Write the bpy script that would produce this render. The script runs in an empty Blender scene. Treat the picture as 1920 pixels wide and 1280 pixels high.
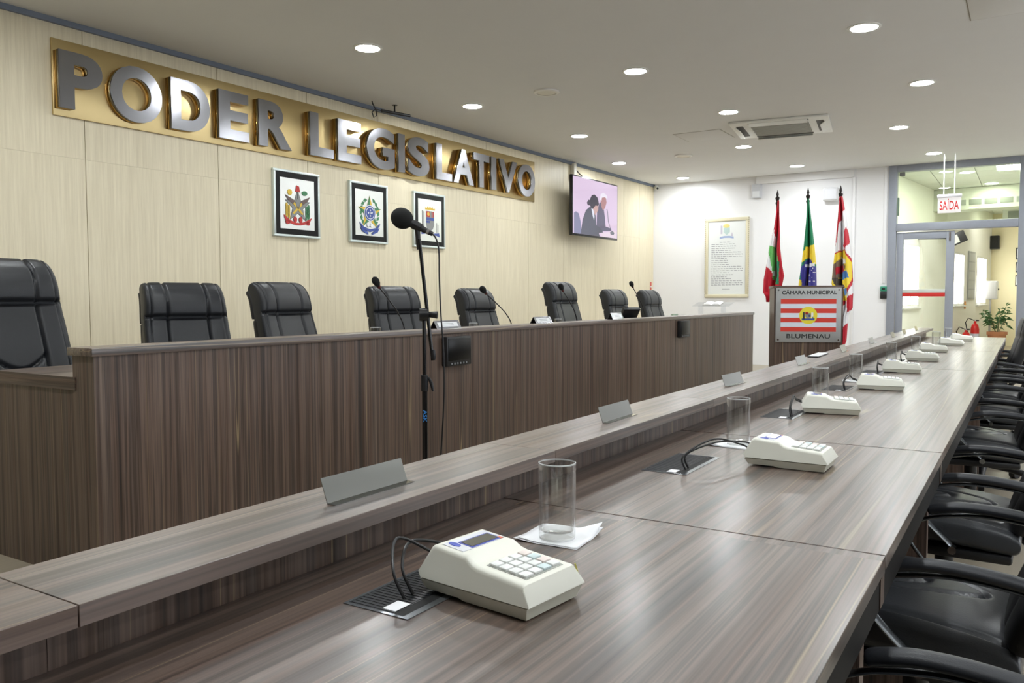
import bpy, bmesh, math, random
from mathutils import Vector, Matrix
random.seed(7)
R = math.radians
SC = bpy.context.scene
COL = SC.collection

# ------------------------------------------------------------------ camera, world, exposure
cd = bpy.data.cameras.new('camera'); cam = bpy.data.objects.new('camera', cd); COL.objects.link(cam)
cd.sensor_width = 36.0; cd.lens = 1538.75 / 1920 * 36.0; cd.clip_start = 0.02; cd.clip_end = 200
YAW, PIT, ROL = -0.560979, -0.0525048, -0.0022396
fw = Vector((math.sin(YAW)*math.cos(PIT), math.cos(YAW)*math.cos(PIT), math.sin(PIT)))
rt = Vector((math.cos(YAW), -math.sin(YAW), 0)); up = rt.cross(fw)
r2 = math.cos(ROL)*rt + math.sin(ROL)*up; u2 = -math.sin(ROL)*rt + math.cos(ROL)*up
cam.matrix_world = Matrix(((r2.x, u2.x, -fw.x, 0), (r2.y, u2.y, -fw.y, 0), (r2.z, u2.z, -fw.z, 1.17), (0, 0, 0, 1)))
SC.camera = cam
wd = bpy.data.worlds.new('world'); SC.world = wd; wd.use_nodes = True
wd.node_tree.nodes['Background'].inputs[0].default_value = (1.0, 1.0, 0.98, 1)
wd.node_tree.nodes['Background'].inputs[1].default_value = 5.0
SC.view_settings.view_transform = 'Standard'; SC.view_settings.look = 'None'
SC.view_settings.exposure = 0.47; SC.view_settings.gamma = 1.0; SC.view_settings.use_curve_mapping = False
SC.cycles.use_denoising = True
LAMP = 150.0          # radiance of the downlight diffusers
HALL_LAMP = 60.0
WIN_FILL = 3.0             # glow of the unseen right-hand windows, added as cool fill

# ------------------------------------------------------------------ materials
def lin(c):
    return tuple(((x/255)/12.92 if x/255 <= .04045 else ((x/255+.055)/1.055)**2.4) for x in c) + (1,)
MATS = {}
def mat(name, rgb=(200, 200, 200), rough=.5, metal=0.0, spec=.5, emit=0.0, coat=0.0):
    if name in MATS: return MATS[name]
    m = bpy.data.materials.new(name); m.use_nodes = True
    b = m.node_tree.nodes['Principled BSDF']
    b.inputs['Base Color'].default_value = lin(rgb); b.inputs['Roughness'].default_value = rough
    b.inputs['Metallic'].default_value = metal; b.inputs['Specular IOR Level'].default_value = spec
    b.inputs['Coat Weight'].default_value = coat
    if emit:
        b.inputs['Emission Color'].default_value = lin(rgb); b.inputs['Emission Strength'].default_value = emit
    MATS[name] = m
    return m
def nodes(m): return m.node_tree.nodes, m.node_tree.links, m.node_tree.nodes['Principled BSDF']
def noisy(name, rgb=(128, 128, 128), rough=.5, amount=.08, scale=(8, 8, 8), metal=0.0, bump=0.0, bscale=300, spec=.5, rvar=0.0):
    """plain colour with a little procedural variation and fine relief"""
    if name in MATS: return MATS[name]
    m = mat(name, rgb, rough, metal, spec); n, l, b = nodes(m)
    tc = n.new('ShaderNodeTexCoord'); mp = n.new('ShaderNodeMapping'); mp.inputs['Scale'].default_value = scale
    no = n.new('ShaderNodeTexNoise'); no.inputs['Scale'].default_value = 1.0; no.inputs['Detail'].default_value = 4
    l.new(tc.outputs['Object'], mp.inputs[0]); l.new(mp.outputs[0], no.inputs['Vector'])
    mx = n.new('ShaderNodeMix'); mx.data_type = 'RGBA'
    c = lin(rgb); mx.inputs[6].default_value = tuple(x*(1-amount) for x in c[:3])+(1,)
    mx.inputs[7].default_value = tuple(min(1, x*(1+amount)) for x in c[:3])+(1,)
    l.new(no.outputs[0], mx.inputs[0]); l.new(mx.outputs[2], b.inputs['Base Color'])
    if rvar:
        mr = n.new('ShaderNodeMapRange'); mr.inputs[3].default_value = rough-rvar; mr.inputs[4].default_value = rough+rvar
        l.new(no.outputs[0], mr.inputs[0]); l.new(mr.outputs[0], b.inputs['Roughness'])
    if bump:
        n2 = n.new('ShaderNodeTexNoise'); n2.inputs['Scale'].default_value = bscale
        l.new(tc.outputs['Object'], n2.inputs['Vector'])
        bp = n.new('ShaderNodeBump'); bp.inputs['Strength'].default_value = bump; bp.inputs['Distance'].default_value = .002
        l.new(n2.outputs[0], bp.inputs['Height']); l.new(bp.outputs[0], b.inputs['Normal'])
    return m
def wood(axis, name=None, tint=1.0, rough=.43):
    """brown striped laminate, grain along the given object axis"""
    name = name or 'laminate_'+axis
    if name in MATS: return MATS[name]
    m = mat(name, (96, 80, 70), rough); n, l, b = nodes(m); b.inputs['IOR'].default_value = 1.8 if axis == 'y' else 1.42; b.inputs['Coat Weight'].default_value = .4 if axis == 'y' else .12; b.inputs['Coat Roughness'].default_value = .22; b.inputs['Coat IOR'].default_value = 1.5
    tc = n.new('ShaderNodeTexCoord'); oi = n.new('ShaderNodeObjectInfo')
    mul = n.new('ShaderNodeMath'); mul.operation = 'MULTIPLY'; mul.inputs[1].default_value = 17.0
    l.new(oi.outputs['Random'], mul.inputs[0])
    add = n.new('ShaderNodeVectorMath'); add.operation = 'ADD'
    l.new(tc.outputs['Object'], add.inputs[0]); l.new(mul.outputs[0], add.inputs[1])
    s = {'x': (.012, 1, 1), 'y': (1, .012, 1), 'z': (1, 1, .012)}[axis]
    mp = n.new('ShaderNodeMapping'); mp.inputs['Scale'].default_value = s
    l.new(add.outputs[0], mp.inputs[0])
    def noise(sc, det=3, rough=.55):
        t = n.new('ShaderNodeTexNoise'); t.inputs['Scale'].default_value = sc; t.inputs['Detail'].default_value = det
        t.inputs['Roughness'].default_value = rough; l.new(mp.outputs[0], t.inputs['Vector']); return t
    def ramp(src, pts):
        r = n.new('ShaderNodeValToRGB'); e = r.color_ramp.elements
        while len(e) < len(pts): e.new(.5)
        for i, (p, c) in enumerate(pts): e[i].position = p; e[i].color = c
        l.new(src, r.inputs[0]); return r
    def C(r_, g, b_): return tuple(x*tint for x in lin((r_, g, b_))[:3])+(1,)
    a = ramp(noise(26, 4, .65).outputs[0], [(.3, C(46, 37, 33)), (.42, C(84, 68, 59)), (.51, C(112, 93, 82)), (.58, C(72, 59, 52)), (.7, C(120, 103, 92))])
    fine = ramp(noise(150, 3, .6).outputs[0], [(.3, (.78, .77, .76, 1)), (.7, (1.1, 1.09, 1.08, 1))])
    mx = n.new('ShaderNodeMix'); mx.data_type = 'RGBA'; mx.blend_type = 'MULTIPLY'; mx.inputs[0].default_value = 1
    l.new(a.outputs[0], mx.inputs[6]); l.new(fine.outputs[0], mx.inputs[7])
    line = ramp(noise(13, 1, .4).outputs[0], [(.493, (0, 0, 0, 1)), (.5, (1, 1, 1, 1)), (.507, (0, 0, 0, 1))])
    msk = ramp(noise(5, 2, .5).outputs[0], [(.45, (0, 0, 0, 1)), (.58, (.75, .75, .75, 1))])
    lm = n.new('ShaderNodeMath'); lm.operation = 'MULTIPLY'
    l.new(line.outputs[0], lm.inputs[0]); l.new(msk.outputs[0], lm.inputs[1])
    m2 = n.new('ShaderNodeMix'); m2.data_type = 'RGBA'; m2.inputs[7].default_value = C(165, 145, 112)
    l.new(lm.outputs[0], m2.inputs[0]); l.new(mx.outputs[2], m2.inputs[6]); l.new(m2.outputs[2], b.inputs['Base Color'])
    # the dark pores of the pressed grain are duller than the rest
    pr = ramp(noise(28, 4, .6).outputs[0], [(.36, (.34, .34, .34, 1)), (.56, (.74, .74, .74, 1))])
    l.new(pr.outputs[0], b.inputs['Specular IOR Level'])
    return m
def veneer(name, rgb, axis='z'):
    if name in MATS: return MATS[name]
    m = mat(name, rgb, .42, spec=.35); n, l, b = nodes(m)
    tc = n.new('ShaderNodeTexCoord'); oi = n.new('ShaderNodeObjectInfo')
    mul = n.new('ShaderNodeMath'); mul.operation = 'MULTIPLY'; mul.inputs[1].default_value = 23.0
    l.new(oi.outputs['Random'], mul.inputs[0])
    add = n.new('ShaderNodeVectorMath'); l.new(tc.outputs['Object'], add.inputs[0]); l.new(mul.outputs[0], add.inputs[1])
    mp = n.new('ShaderNodeMapping'); mp.inputs['Scale'].default_value = (1, 1, .03); l.new(add.outputs[0], mp.inputs[0])
    no = n.new('ShaderNodeTexNoise'); no.inputs['Scale'].default_value = 55; no.inputs['Detail'].default_value = 5
    no.inputs['Roughness'].default_value = .7; l.new(mp.outputs[0], no.inputs['Vector'])
    r = n.new('ShaderNodeValToRGB'); c = lin(rgb)
    r.color_ramp.elements[0].position = .3; r.color_ramp.elements[0].color = (c[0]*.88, c[1]*.86, c[2]*.82, 1)
    r.color_ramp.elements[1].position = .7; r.color_ramp.elements[1].color = (min(1, c[0]*1.07), min(1, c[1]*1.07), min(1, c[2]*1.07), 1)
    l.new(no.outputs[0], r.inputs[0]); l.new(r.outputs[0], b.inputs['Base Color'])
    return m
def brushed(name, rgb, axis='z', rough=.3, wave=0.0):
    if name in MATS: return MATS[name]
    m = mat(name, rgb, rough, 1.0); n, l, b = nodes(m)
    tc = n.new('ShaderNodeTexCoord'); mp = n.new('ShaderNodeMapping')
    mp.inputs['Scale'].default_value = {'x': (2, 300, 300), 'z': (300, 300, 2)}[axis]
    no = n.new('ShaderNodeTexNoise'); no.inputs['Scale'].default_value = 1; no.inputs['Detail'].default_value = 2
    l.new(tc.outputs['Object'], mp.inputs[0]); l.new(mp.outputs[0], no.inputs['Vector'])
    bp = n.new('ShaderNodeBump'); bp.inputs['Strength'].default_value = .05; bp.inputs['Distance'].default_value = .0005
    l.new(no.outputs[0], bp.inputs['Height'])
    if wave:
        n2 = n.new('ShaderNodeTexNoise'); n2.inputs['Scale'].default_value = 5; l.new(tc.outputs['Object'], n2.inputs['Vector'])
        b2 = n.new('ShaderNodeBump'); b2.inputs['Strength'].default_value = wave; b2.inputs['Distance'].default_value = .006
        l.new(n2.outputs[0], b2.inputs['Height']); l.new(bp.outputs[0], b2.inputs['Normal']); l.new(b2.outputs[0], b.inputs['Normal'])
    else: l.new(bp.outputs[0], b.inputs['Normal'])
    return m
def pane_mat(name='window_glass', tint=(.97, .99, .97), refl=1.0, power=4.0, base=.03):
    if name in MATS: return MATS[name]
    m = bpy.data.materials.new(name); m.use_nodes = True; n = m.node_tree.nodes; l = m.node_tree.links; n.clear()
    o = n.new('ShaderNodeOutputMaterial'); t = n.new('ShaderNodeBsdfTransparent'); t.inputs[0].default_value = tint+(1,)
    g = n.new('ShaderNodeBsdfGlossy'); g.inputs['Roughness'].default_value = 0.0
    f = n.new('ShaderNodeLayerWeight'); f.inputs[0].default_value = .5
    p = n.new('ShaderNodeMath'); p.operation = 'POWER'; p.inputs[1].default_value = power; l.new(f.outputs['Facing'], p.inputs[0])
    k = n.new('ShaderNodeMath'); k.operation = 'MULTIPLY_ADD'; k.inputs[1].default_value = refl; k.inputs[2].default_value = base; l.new(p.outputs[0], k.inputs[0])
    x = n.new('ShaderNodeMixShader'); l.new(k.outputs[0], x.inputs[0]); l.new(t.outputs[0], x.inputs[1]); l.new(g.outputs[0], x.inputs[2])
    l.new(x.outputs[0], o.inputs[0]); MATS[name] = m; return m
def glass_mat(): return pane_mat('drinking_glass', (.99, .995, .99), .95, 2.6, .05)
W_X, W_Y, W_Z = wood('x'), wood('y'), wood('z')
M_CREAM = veneer('cream_veneer', (232, 222, 195))
M_WHITE = noisy('white_paint', (238, 238, 240), .55, .015, (2, 2, 2), bump=.05)
M_CEIL = noisy('ceiling_paint', (222, 222, 221), .8, .02, (3, 3, 3))
M_HALL = noisy('hall_cream_paint', (246, 246, 236), .6, .02, (2, 2, 2))
M_HALL2 = noisy('hall_yellow_paint', (240, 230, 190), .6, .02, (2, 2, 2))
M_GREYF = noisy('grey_aluminium_paint', (150, 155, 166), .4, .04, (30, 30, 30), spec=.4)
M_LEATHER = noisy('black_leather', (30, 32, 36), .4, .15, (30, 30, 30), bump=.25, bscale=260)
M_LEATHER2 = noisy('black_leather_side', (22, 22, 24), .5, .1, (30, 30, 30), bump=.2, bscale=260)
M_BLACK = noisy('black_plastic', (24, 24, 26), .42, .1, (40, 40, 40))
M_DARK = noisy('apron_shade_dark', (24, 22, 22), .6, .15, (20, 20, 20), spec=.2)  # shade on the wood below the table edge, put into the colour
M_PAD = noisy('black_arm_pad', (48, 50, 55), .45, .08, (60, 60, 60), bump=.15, bscale=400)
M_STEEL = brushed('brushed_steel', (150, 150, 155), 'z', .22)
M_STEELX = brushed('brushed_steel_plate', (226, 228, 226), 'x', .32, wave=.5)
M_CHROME = mat('chrome', (205, 208, 210), .12, 1.0)
M_BRASS = noisy('satin_brass', (208, 186, 136), .36, .06, (3, 3, 3), metal=1.0)
M_BRASS2 = mat('polished_brass_edge', (200, 160, 90), .14, 1.0)
M_KEYBODY = noisy('cream_plastic', (238, 238, 226), .42, .02, (20, 20, 20))
M_PAPER = noisy('white_paper', (244, 245, 248), .7, .02, (60, 60, 60))
M_LAMP = mat('lamp_diffuser', (248, 253, 255), .5, emit=LAMP)

# ------------------------------------------------------------------ mesh helpers
class MB:
    """collects shapes in one bmesh; build() links them as one object"""
    def __init__(s): s.bm = bmesh.new()
    def box(s, x0, x1, y0, y1, z0, z1, bev=0.0, seg=2):
        r = bmesh.ops.create_cube(s.bm, size=1.0)
        for v in r['verts']:
            v.co = Vector(((x0+x1)/2+v.co.x*(x1-x0), (y0+y1)/2+v.co.y*(y1-y0), (z0+z1)/2+v.co.z*(z1-z0)))
        if bev:
            es = {e for v in r['verts'] for e in v.link_edges}
            bmesh.ops.bevel(s.bm, geom=list(es), offset=bev, segments=seg, affect='EDGES', profile=.5)
        return s
    def cyl(s, p0, p1, r0, r1=None, seg=20, caps=True):
        r1 = r0 if r1 is None else r1
        p0, p1 = Vector(p0), Vector(p1); d = p1-p0
        q = d.to_track_quat('Z', 'Y')
        a = [s.bm.verts.new(p0+q @ Vector((math.cos(t)*r0, math.sin(t)*r0, 0))) for t in [2*math.pi*i/seg for i in range(seg)]]
        b = [s.bm.verts.new(p1+q @ Vector((math.cos(t)*r1, math.sin(t)*r1, 0))) for t in [2*math.pi*i/seg for i in range(seg)]]
        for i in range(seg): s.bm.faces.new((a[i], a[(i+1) % seg], b[(i+1) % seg], b[i]))
        if caps: s.bm.faces.new(a[::-1]); s.bm.faces.new(b)
        return s
    def tube(s, pts, r, seg=10, flat=None, closed=False):
        """swept tube through pts (list of radii allowed); flat=(a,b) gives an elliptical section"""
        P = [Vector(p) for p in pts]; n = len(P); rings = []
        prev = None
        for i, p in enumerate(P):
            t = (P[min(i+1, n-1)]-P[max(i-1, 0)]).normalized()
            if prev is None:
                a = Vector((0, 0, 1)) if abs(t.z) < .9 else Vector((1, 0, 0)); nrm = (a-t*a.dot(t)).normalized()
            else: nrm = (prev-t*prev.dot(t)).normalized()
            prev = nrm; bi = t.cross(nrm)
            rr = r[i] if isinstance(r, (list, tuple)) else r
            fa, fb = flat if flat else (1, 1)
            rings.append([s.bm.verts.new(p+nrm*math.cos(k)*rr*fa+bi*math.sin(k)*rr*fb) for k in [2*math.pi*j/seg for j in range(seg)]])
        for i in range(n-1):
            for j in range(seg): s.bm.faces.new((rings[i][j], rings[i][(j+1) % seg], rings[i+1][(j+1) % seg], rings[i+1][j]))
        s.bm.faces.new(rings[0][::-1]); s.bm.faces.new(rings[-1])
        return s
    def lathe(s, prof, seg=28, c=(0, 0, 0)):
        rings = []
        for (r, z) in prof:
            if r < 1e-6: rings.append([s.bm.verts.new((c[0], c[1], c[2]+z))])
            else: rings.append([s.bm.verts.new((c[0]+r*math.cos(2*math.pi*i/seg), c[1]+r*math.sin(2*math.pi*i/seg), c[2]+z)) for i in range(seg)])
        for a, b in zip(rings, rings[1:]):
            for i in range(seg):
                j = (i+1) % seg
                if len(a) == 1 and len(b) == 1: continue
                if len(a) == 1: s.bm.faces.new((a[0], b[i], b[j]))
                elif len(b) == 1: s.bm.faces.new((a[i], a[j], b[0]))
                else: s.bm.faces.new((a[i], a[j], b[j], b[i]))
        return s
    def prism(s, poly, y0, y1, axis='y'):
        """poly of (a,b) extruded: axis 'y' -> (a,y,b); 'z' -> (a,b,z); 'x' -> (x,a,b)"""
        def P(a, b, t): return {'y': (a, t, b), 'z': (a, b, t), 'x': (t, a, b)}[axis]
        A = [s.bm.verts.new(P(a, b, y0)) for a, b in poly]; B = [s.bm.verts.new(P(a, b, y1)) for a, b in poly]
        n = len(poly)
        try: s.bm.faces.new(A); s.bm.faces.new(B[::-1])
        except ValueError: pass
        for i in range(n): s.bm.faces.new((A[i], B[i], B[(i+1) % n], A[(i+1) % n]))
        return s
    def sphere(s, c, r, sx=1, sy=1, sz=1, seg=20, rings=12):
        m = Matrix.Translation(Vector(c)) @ Matrix.Diagonal((sx, sy, sz, 1))
        bmesh.ops.create_uvsphere(s.bm, u_segments=seg, v_segments=rings, radius=r, matrix=m); return s
    def xf(s, m): bmesh.ops.transform(s.bm, matrix=m, verts=s.bm.verts); return s
    def mesh(s, name, mats, smooth=40):
        bmesh.ops.recalc_face_normals(s.bm, faces=s.bm.faces)
        me = bpy.data.meshes.new(name); s.bm.to_mesh(me); s.bm.free()
        for m in (mats if isinstance(mats, (list, tuple)) else [mats]): me.materials.append(m)
        if smooth:
            for p in me.polygons: p.use_smooth = True
            me.set_sharp_from_angle(angle=R(smooth))
        return me
    def build(s, name, m, parent=None, smooth=40, loc=None, rot=None):
        return link(name, s.mesh(name, m, smooth), parent, loc, rot)
def link(name, me, parent=None, loc=None, rot=None):
    o = bpy.data.objects.new(name, me); COL.objects.link(o)
    if parent: o.parent = parent
    if loc: o.location = loc
    if rot: o.rotation_euler = rot
    return o
def thing(name, label, cat, loc=(0, 0, 0), rz=0.0, group=None):
    o = bpy.data.objects.new(name, None); COL.objects.link(o); o.empty_display_size = .1
    o.location = loc; o.rotation_euler = (0, 0, rz); tag(o, label, cat, group); return o
def tag(o, label, cat, group=None):
    o['label'] = label; o['category'] = cat
    if group: o['group'] = group
    return o
def struct(o): o['kind'] = 'structure'; return o
def dup(root, loc=None, rz=None, label=None, skip=()):
    def cp(o, par):
        c = o.copy(); COL.objects.link(c)
        if par: c.parent = par
        for ch in list(o.children):
            if ch.name.split('.')[0] not in skip: cp(ch, c)
        return c
    r = cp(root, None)
    if loc is not None: r.location = loc
    if rz is not None: r.rotation_euler = (0, 0, rz)
    if label: r['label'] = label
    return r
def flat(name, polys, m, parent, y=0.0, th=.0015):
    """thin print: polygons in local x,z at depth -y in front of the parent's plane"""
    for p in (polys if isinstance(polys[0][0], (list, tuple)) else [polys]): o = MB().prism(p, -y, -y-th).build(name, m, parent, smooth=0)
    return o
def circle(cx, cz, rx, rz=None, n=28): rz = rz or rx; return [(cx+rx*math.cos(2*math.pi*i/n), cz+rz*math.sin(2*math.pi*i/n)) for i in range(n)]
def star(cx, cz, r, r2=.4, n=5, rot=math.pi/2):
    return [(cx+(r if i % 2 == 0 else r*r2)*math.cos(rot+math.pi*i/n), cz+(r if i % 2 == 0 else r*r2)*math.sin(rot+math.pi*i/n)) for i in range(2*n)]
def rect(x0, x1, z0, z1): return [(x0, z0), (x1, z0), (x1, z1), (x0, z1)]
def text_mesh(name, body, m, box, y=0.0, th=.002, off=0.0, bold=0.0):
    """lettering as a mesh standing in local x,z, stretched into box=(x0,x1,z0,z1)"""
    cu = bpy.data.curves.new(name, 'FONT'); cu.body = body; cu.size = 1.0; cu.extrude = .5; cu.offset = off; cu.resolution_u = 6
    o = bpy.data.objects.new(name+'_tmp', cu); COL.objects.link(o)
    dg = bpy.context.evaluated_depsgraph_get(); me = bpy.data.meshes.new_from_object(o.evaluated_get(dg))
    bpy.data.objects.remove(o); bpy.data.curves.remove(cu)
    xs = [v.co.x for v in me.vertices]; ys = [v.co.y for v in me.vertices]
    x0, x1, z0, z1 = box
    for v in me.vertices:
        a = (v.co.x-min(xs)); b_ = (v.co.y-min(ys))
        v.co = Vector((x0+a/(max(xs)-min(xs))*(x1-x0), -y-th*(v.co.z+.5), z0+b_/(max(ys)-min(ys))*(z1-z0)))
    me.materials.clear(); me.materials.append(m); me.name = name
    bm = bmesh.new(); bm.from_mesh(me)
    if bold:        # heavier strokes: the same outlines set again a little to the side and up
        for dx, dz in ((bold, 0), (bold*.5, bold*.6)):
            n0 = len(bm.verts); bm.from_mesh(me); bm.verts.ensure_lookup_table()
            for v in bm.verts[n0:]: v.co.x += dx; v.co.z += dz; v.co.y -= dx*.02
    bmesh.ops.remove_doubles(bm, verts=bm.verts, dist=1e-5); bmesh.ops.recalc_face_normals(bm, faces=bm.faces); bm.to_mesh(me); bm.free()
    return me
ORD = ['nearest', 'second', 'third', 'fourth', 'fifth', 'sixth', 'seventh', 'eighth', 'ninth', 'tenth', 'eleventh', 'twelfth', 'thirteenth']

# ------------------------------------------------------------------ room shell
XR, YF, YB, ZC = 4.6, -7.5, 14.414, 3.26
WA = Vector((-5.939, 14.414, 0)); WU = Vector((-0.268, -11.324, 0)).normalized(); WN = Vector((-WU.y, WU.x, 0))
WROT = math.atan2(WN.x, -WN.y)          # turns local -y onto the wall normal
def on_wall(s, z, d=0.0): p = WA+WU*s+WN*d; return Vector((p.x, p.y, z))
M_FLOOR = noisy('beige_vinyl_floor', (158, 148, 130), .35, .1, (60, 2, 2), spec=.4)
o = MB().box(-7.2, XR+.2, YF-.2, 25, -.1, 0).build('floor', M_FLOOR); struct(o)
o = MB().box(-7.2, XR+.2, YF-.2, YB+.12, ZC, ZC+.12).build('ceiling', M_CEIL); struct(o); CEIL = o
RW = [(.6, 3.0), (4.6, 7.0), (8.6, 11.0)]; b = MB(); y0 = YF
for a, b_ in RW: b.box(XR, XR+.15, y0, a, 0, ZC); b.box(XR, XR+.15, a, b_, 0, 1.0); b.box(XR, XR+.15, a, b_, 2.4, ZC); y0 = b_
b.box(XR, XR+.15, y0, YB, 0, ZC); struct(b.build('wall_right', M_WHITE))
for i, (a, b_) in enumerate(RW):  # windows out of view, added for cool fill on chairs and keypads
    w = MB()
    for q in ((a, a+.05, 1.0, 2.4), (b_-.05, b_, 1.0, 2.4), (a+.05, b_-.05, 1.0, 1.05), (a+.05, b_-.05, 2.35, 2.4), ((a+b_)/2-.025, (a+b_)/2+.025, 1.05, 2.35)): w.box(XR+.03, XR+.09, *q)
    w = struct(w.build('window_%d' % (i+5), M_GREYF))
    MB().box(XR+.055, XR+.065, a+.05, b_-.05, 1.05, 2.35).build('pane', mat('window_fill_glow', (236, 244, 255), .4, emit=WIN_FILL), w, smooth=0)
o = MB().box(-7.2, XR, YF-.15, YF, 0, ZC).build('wall_front', M_WHITE); struct(o)
# left wall with veneer panels
wl = MB().box(-4.5, 18.6, 0.012, .16, 0, ZC).build('wall_left', noisy('joint_shadow_grey', (150, 146, 132), .7), loc=None)
wl.matrix_world = Matrix(((-WU.x, -WN.x, 0, WA.x+WU.x*17.6), (-WU.y, -WN.y, 0, WA.y+WU.y*17.6), (0, 0, 1, 0), (0, 0, 0, 1)))
struct(wl)
# wall_left local frame: x runs to the back wall (x=17.6 at the corner), y=0 is the panel face
seams = [0, .634, 1.269, 2.319, 3.35, 4.359, 5.385, 6.444, 7.453, 8.482, 9.537, 10.746, 11.8, 12.85, 13.9, 14.95, 16.0, 17.05, 18.1, 19.15, 20.2, 21.25, 22.1]
HS = [.02, 2.245, ZC-.035]
for i in range(len(seams)-1):
    for k in range(2):
        a, b_ = 17.6-seams[i+1], 17.6-seams[i]
        g = .003; h = .0005
        MB().box(a+g, b_-g, 0, .012, HS[k]+(h if k else 0), HS[k+1]-h).build('wall_panel', M_CREAM, wl, smooth=0)
M_TRIM = noisy('blue_grey_trim', (118, 128, 144), .5, .05)
t1 = MB().box(-4.5, 17.6, -.03, 0, ZC-.04, ZC).build('trim_1', M_TRIM); t1.matrix_world = wl.matrix_world.copy(); struct(t1)
# back wall, glazed bay on the right
wb = MB()
wb.box(-7.2, -1.93, YB, YB+.12, 0, ZC); wb.box(.06, XR, YB, YB+.12, 0, ZC)
wb = wb.build('wall_back', M_WHITE); struct(wb)
MB().box(-4.03, -2.45, YB-.05, YB, 3.13, ZC-.001, .004).build('cable_trunking', M_WHITE, wb)
MB().box(-2.47, -2.43, YB-.02, YB, 0.05, 3.13, .003).build('cable_duct', M_WHITE, wb)
MB().box(-2.0, -1.96, YB-.012, YB, 1.4, ZC-.001, .003).build('cable_duct', M_WHITE, wb)
# glazed frame
wf = MB()
for a, b_ in ((-1.93, -1.81), (-.15, .06)): wf.box(a, b_, YB-.03, YB+.13, 0, ZC, .006)
wf.box(-1.81, -.15, YB-.03, YB+.13, 3.16, ZC, .004); wf.box(-1.81, -.15, YB-.04, YB+.13, 2.22, 2.34, .008)
wf = wf.build('window_1', M_GREYF); struct(wf)
MB().box(-1.81, -.15, YB+.04, YB+.048, 2.34, 3.16).build('pane', pane_mat('greenish_glass', (.93, .97, .89)), wf, smooth=0)
MB().box(-1.78, -1.70, YB-.0, YB+.03, 3.09, 3.15, .01).build('sensor', mat('grey_sensor', (110, 110, 108), .5), wf)
MB().box(-1.80, -1.775, YB-.03, YB+.03, 2.47, 2.75, .004).build('closer_plate', mat('green_grey_plate', (104, 124, 108), .5), wf)
dr = MB()
dr.box(-1.80, -1.70, YB+.0, YB+.04, .02, 2.2, .004); dr.box(-1.10, -.985, YB+.0, YB+.04, .02, 2.2, .004)
dr.box(-1.70, -1.10, YB+.0, YB+.04, 2.09, 2.2, .004); dr.box(-1.70, -1.10, YB+.0, YB+.04, .02, .2, .004)
dr = dr.build('door_1', M_GREYF); struct(dr)
MB().box(-1.70, -1.10, YB+.016, YB+.024, .2, 2.09).build('pane', pane_mat(), dr, smooth=0)
MB().box(-1.70, -1.10, YB-.012, YB+.012, 1.245, 1.30, .003).build('push_bar', mat('pale_grey_film', (205, 210, 205), .5), dr)
MB().box(-1.70, -1.10, YB-.012, YB+.012, 1.185, 1.245, .003).build('red_strip', mat('red_tape', (206, 44, 40), .5), dr)
MB().box(-1.06, -1.04, YB-.025, YB, 2.05, 2.18, .003).build('latch', mat('dull_bronze', (120, 110, 100), .4, .6), dr)

# ------------------------------------------------------------------ hall beyond the glass
HP = Vector((-1.93, 14.54, 0)); HA = math.asin(.1312)
def hall_frame(o): o.location = HP; o.rotation_euler = (0, 0, -HA)     # local y runs down the hall, x to the right
def hb(name, m, *boxes, par=None, kind=True, bev=0):
    b = MB()
    for bx in boxes: b.box(*bx, bev)
    o = b.build(name, m, par)
    if par is None: hall_frame(o)
    if kind and par is None: struct(o)
    return o
HW = [(.86, 1.94), (4.71, 5.71), (7.03, 8.17)]; HL = 8.72
bx = []; y0 = -.1
for a, b_ in HW: bx.append((-.15, 0, y0, a, 0, 3.3)); bx.append((-.15, 0, a, b_, 0, 1.0)); bx.append((-.15, 0, a, b_, 2.11, 3.3)); y0 = b_
bx.append((-.15, 0, y0, HL+.15, 0, 3.3))
hb('wall_hall_left', M_HALL, *bx)
hb('wall_hall_far', M_HALL2, (0, 5.2, HL, HL+.15, 0, 3.3))
hb('wall_hall_right', M_HALL, (3.4, 3.55, .7, HL, 0, 3.3))
for i, (a, b_) in enumerate(HW):
    w = MB(); 
    for q in ((a, a+.04, 1.0, 2.11), (b_-.04, b_, 1.0, 2.11), (a, b_, 1.0, 1.04), (a, b_, 2.07, 2.11), ((a+b_)/2-.015, (a+b_)/2+.015, 1.04, 2.07)): w.box(-.05, .004, *q)
    w = w.build('window_%d' % (i+2), mat('white_frame', (235, 236, 230), .5)); hall_frame(w); struct(w)
    MB().box(-.012, -.008, a+.04, b_-.04, 1.04, 2.07).build('pane', mat('daylit_frosted_pane', (255, 255, 250), .3, emit=5.0), w, smooth=0)
    MB().box(-.04, .05, a-.03, b_+.03, .965, 1.0, .004).build('window_sill', mat('white_frame'), w)
hc = struct(MB().box(-2.3, 4.2, YB+.12, 24.2, 3.205, 3.28).build('ceiling_hall', M_WHITE))
tb = mat('tile_grid_white', (226, 228, 222), .6)
tile_me = MB().box(.006, .614, .006, .614, 3.185, 3.207, .002, 1).mesh('ceiling_tile', tb, 0)
for i in range(9):
    for j in range(14): link('ceiling_tile', tile_me, hc, (-2.0+i*.62, YB+.14+j*.62, 0))

# ------------------------------------------------------------------ hall contents
def hall_pt(x, y, z): return HP+Vector((math.cos(HA)*x+math.sin(HA)*y, -math.sin(HA)*x+math.cos(HA)*y, z))
def hall_thing(name, label, cat, x, y, z, rz=0): return thing(name, label, cat, hall_pt(x, y, z), -HA+rz)
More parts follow.
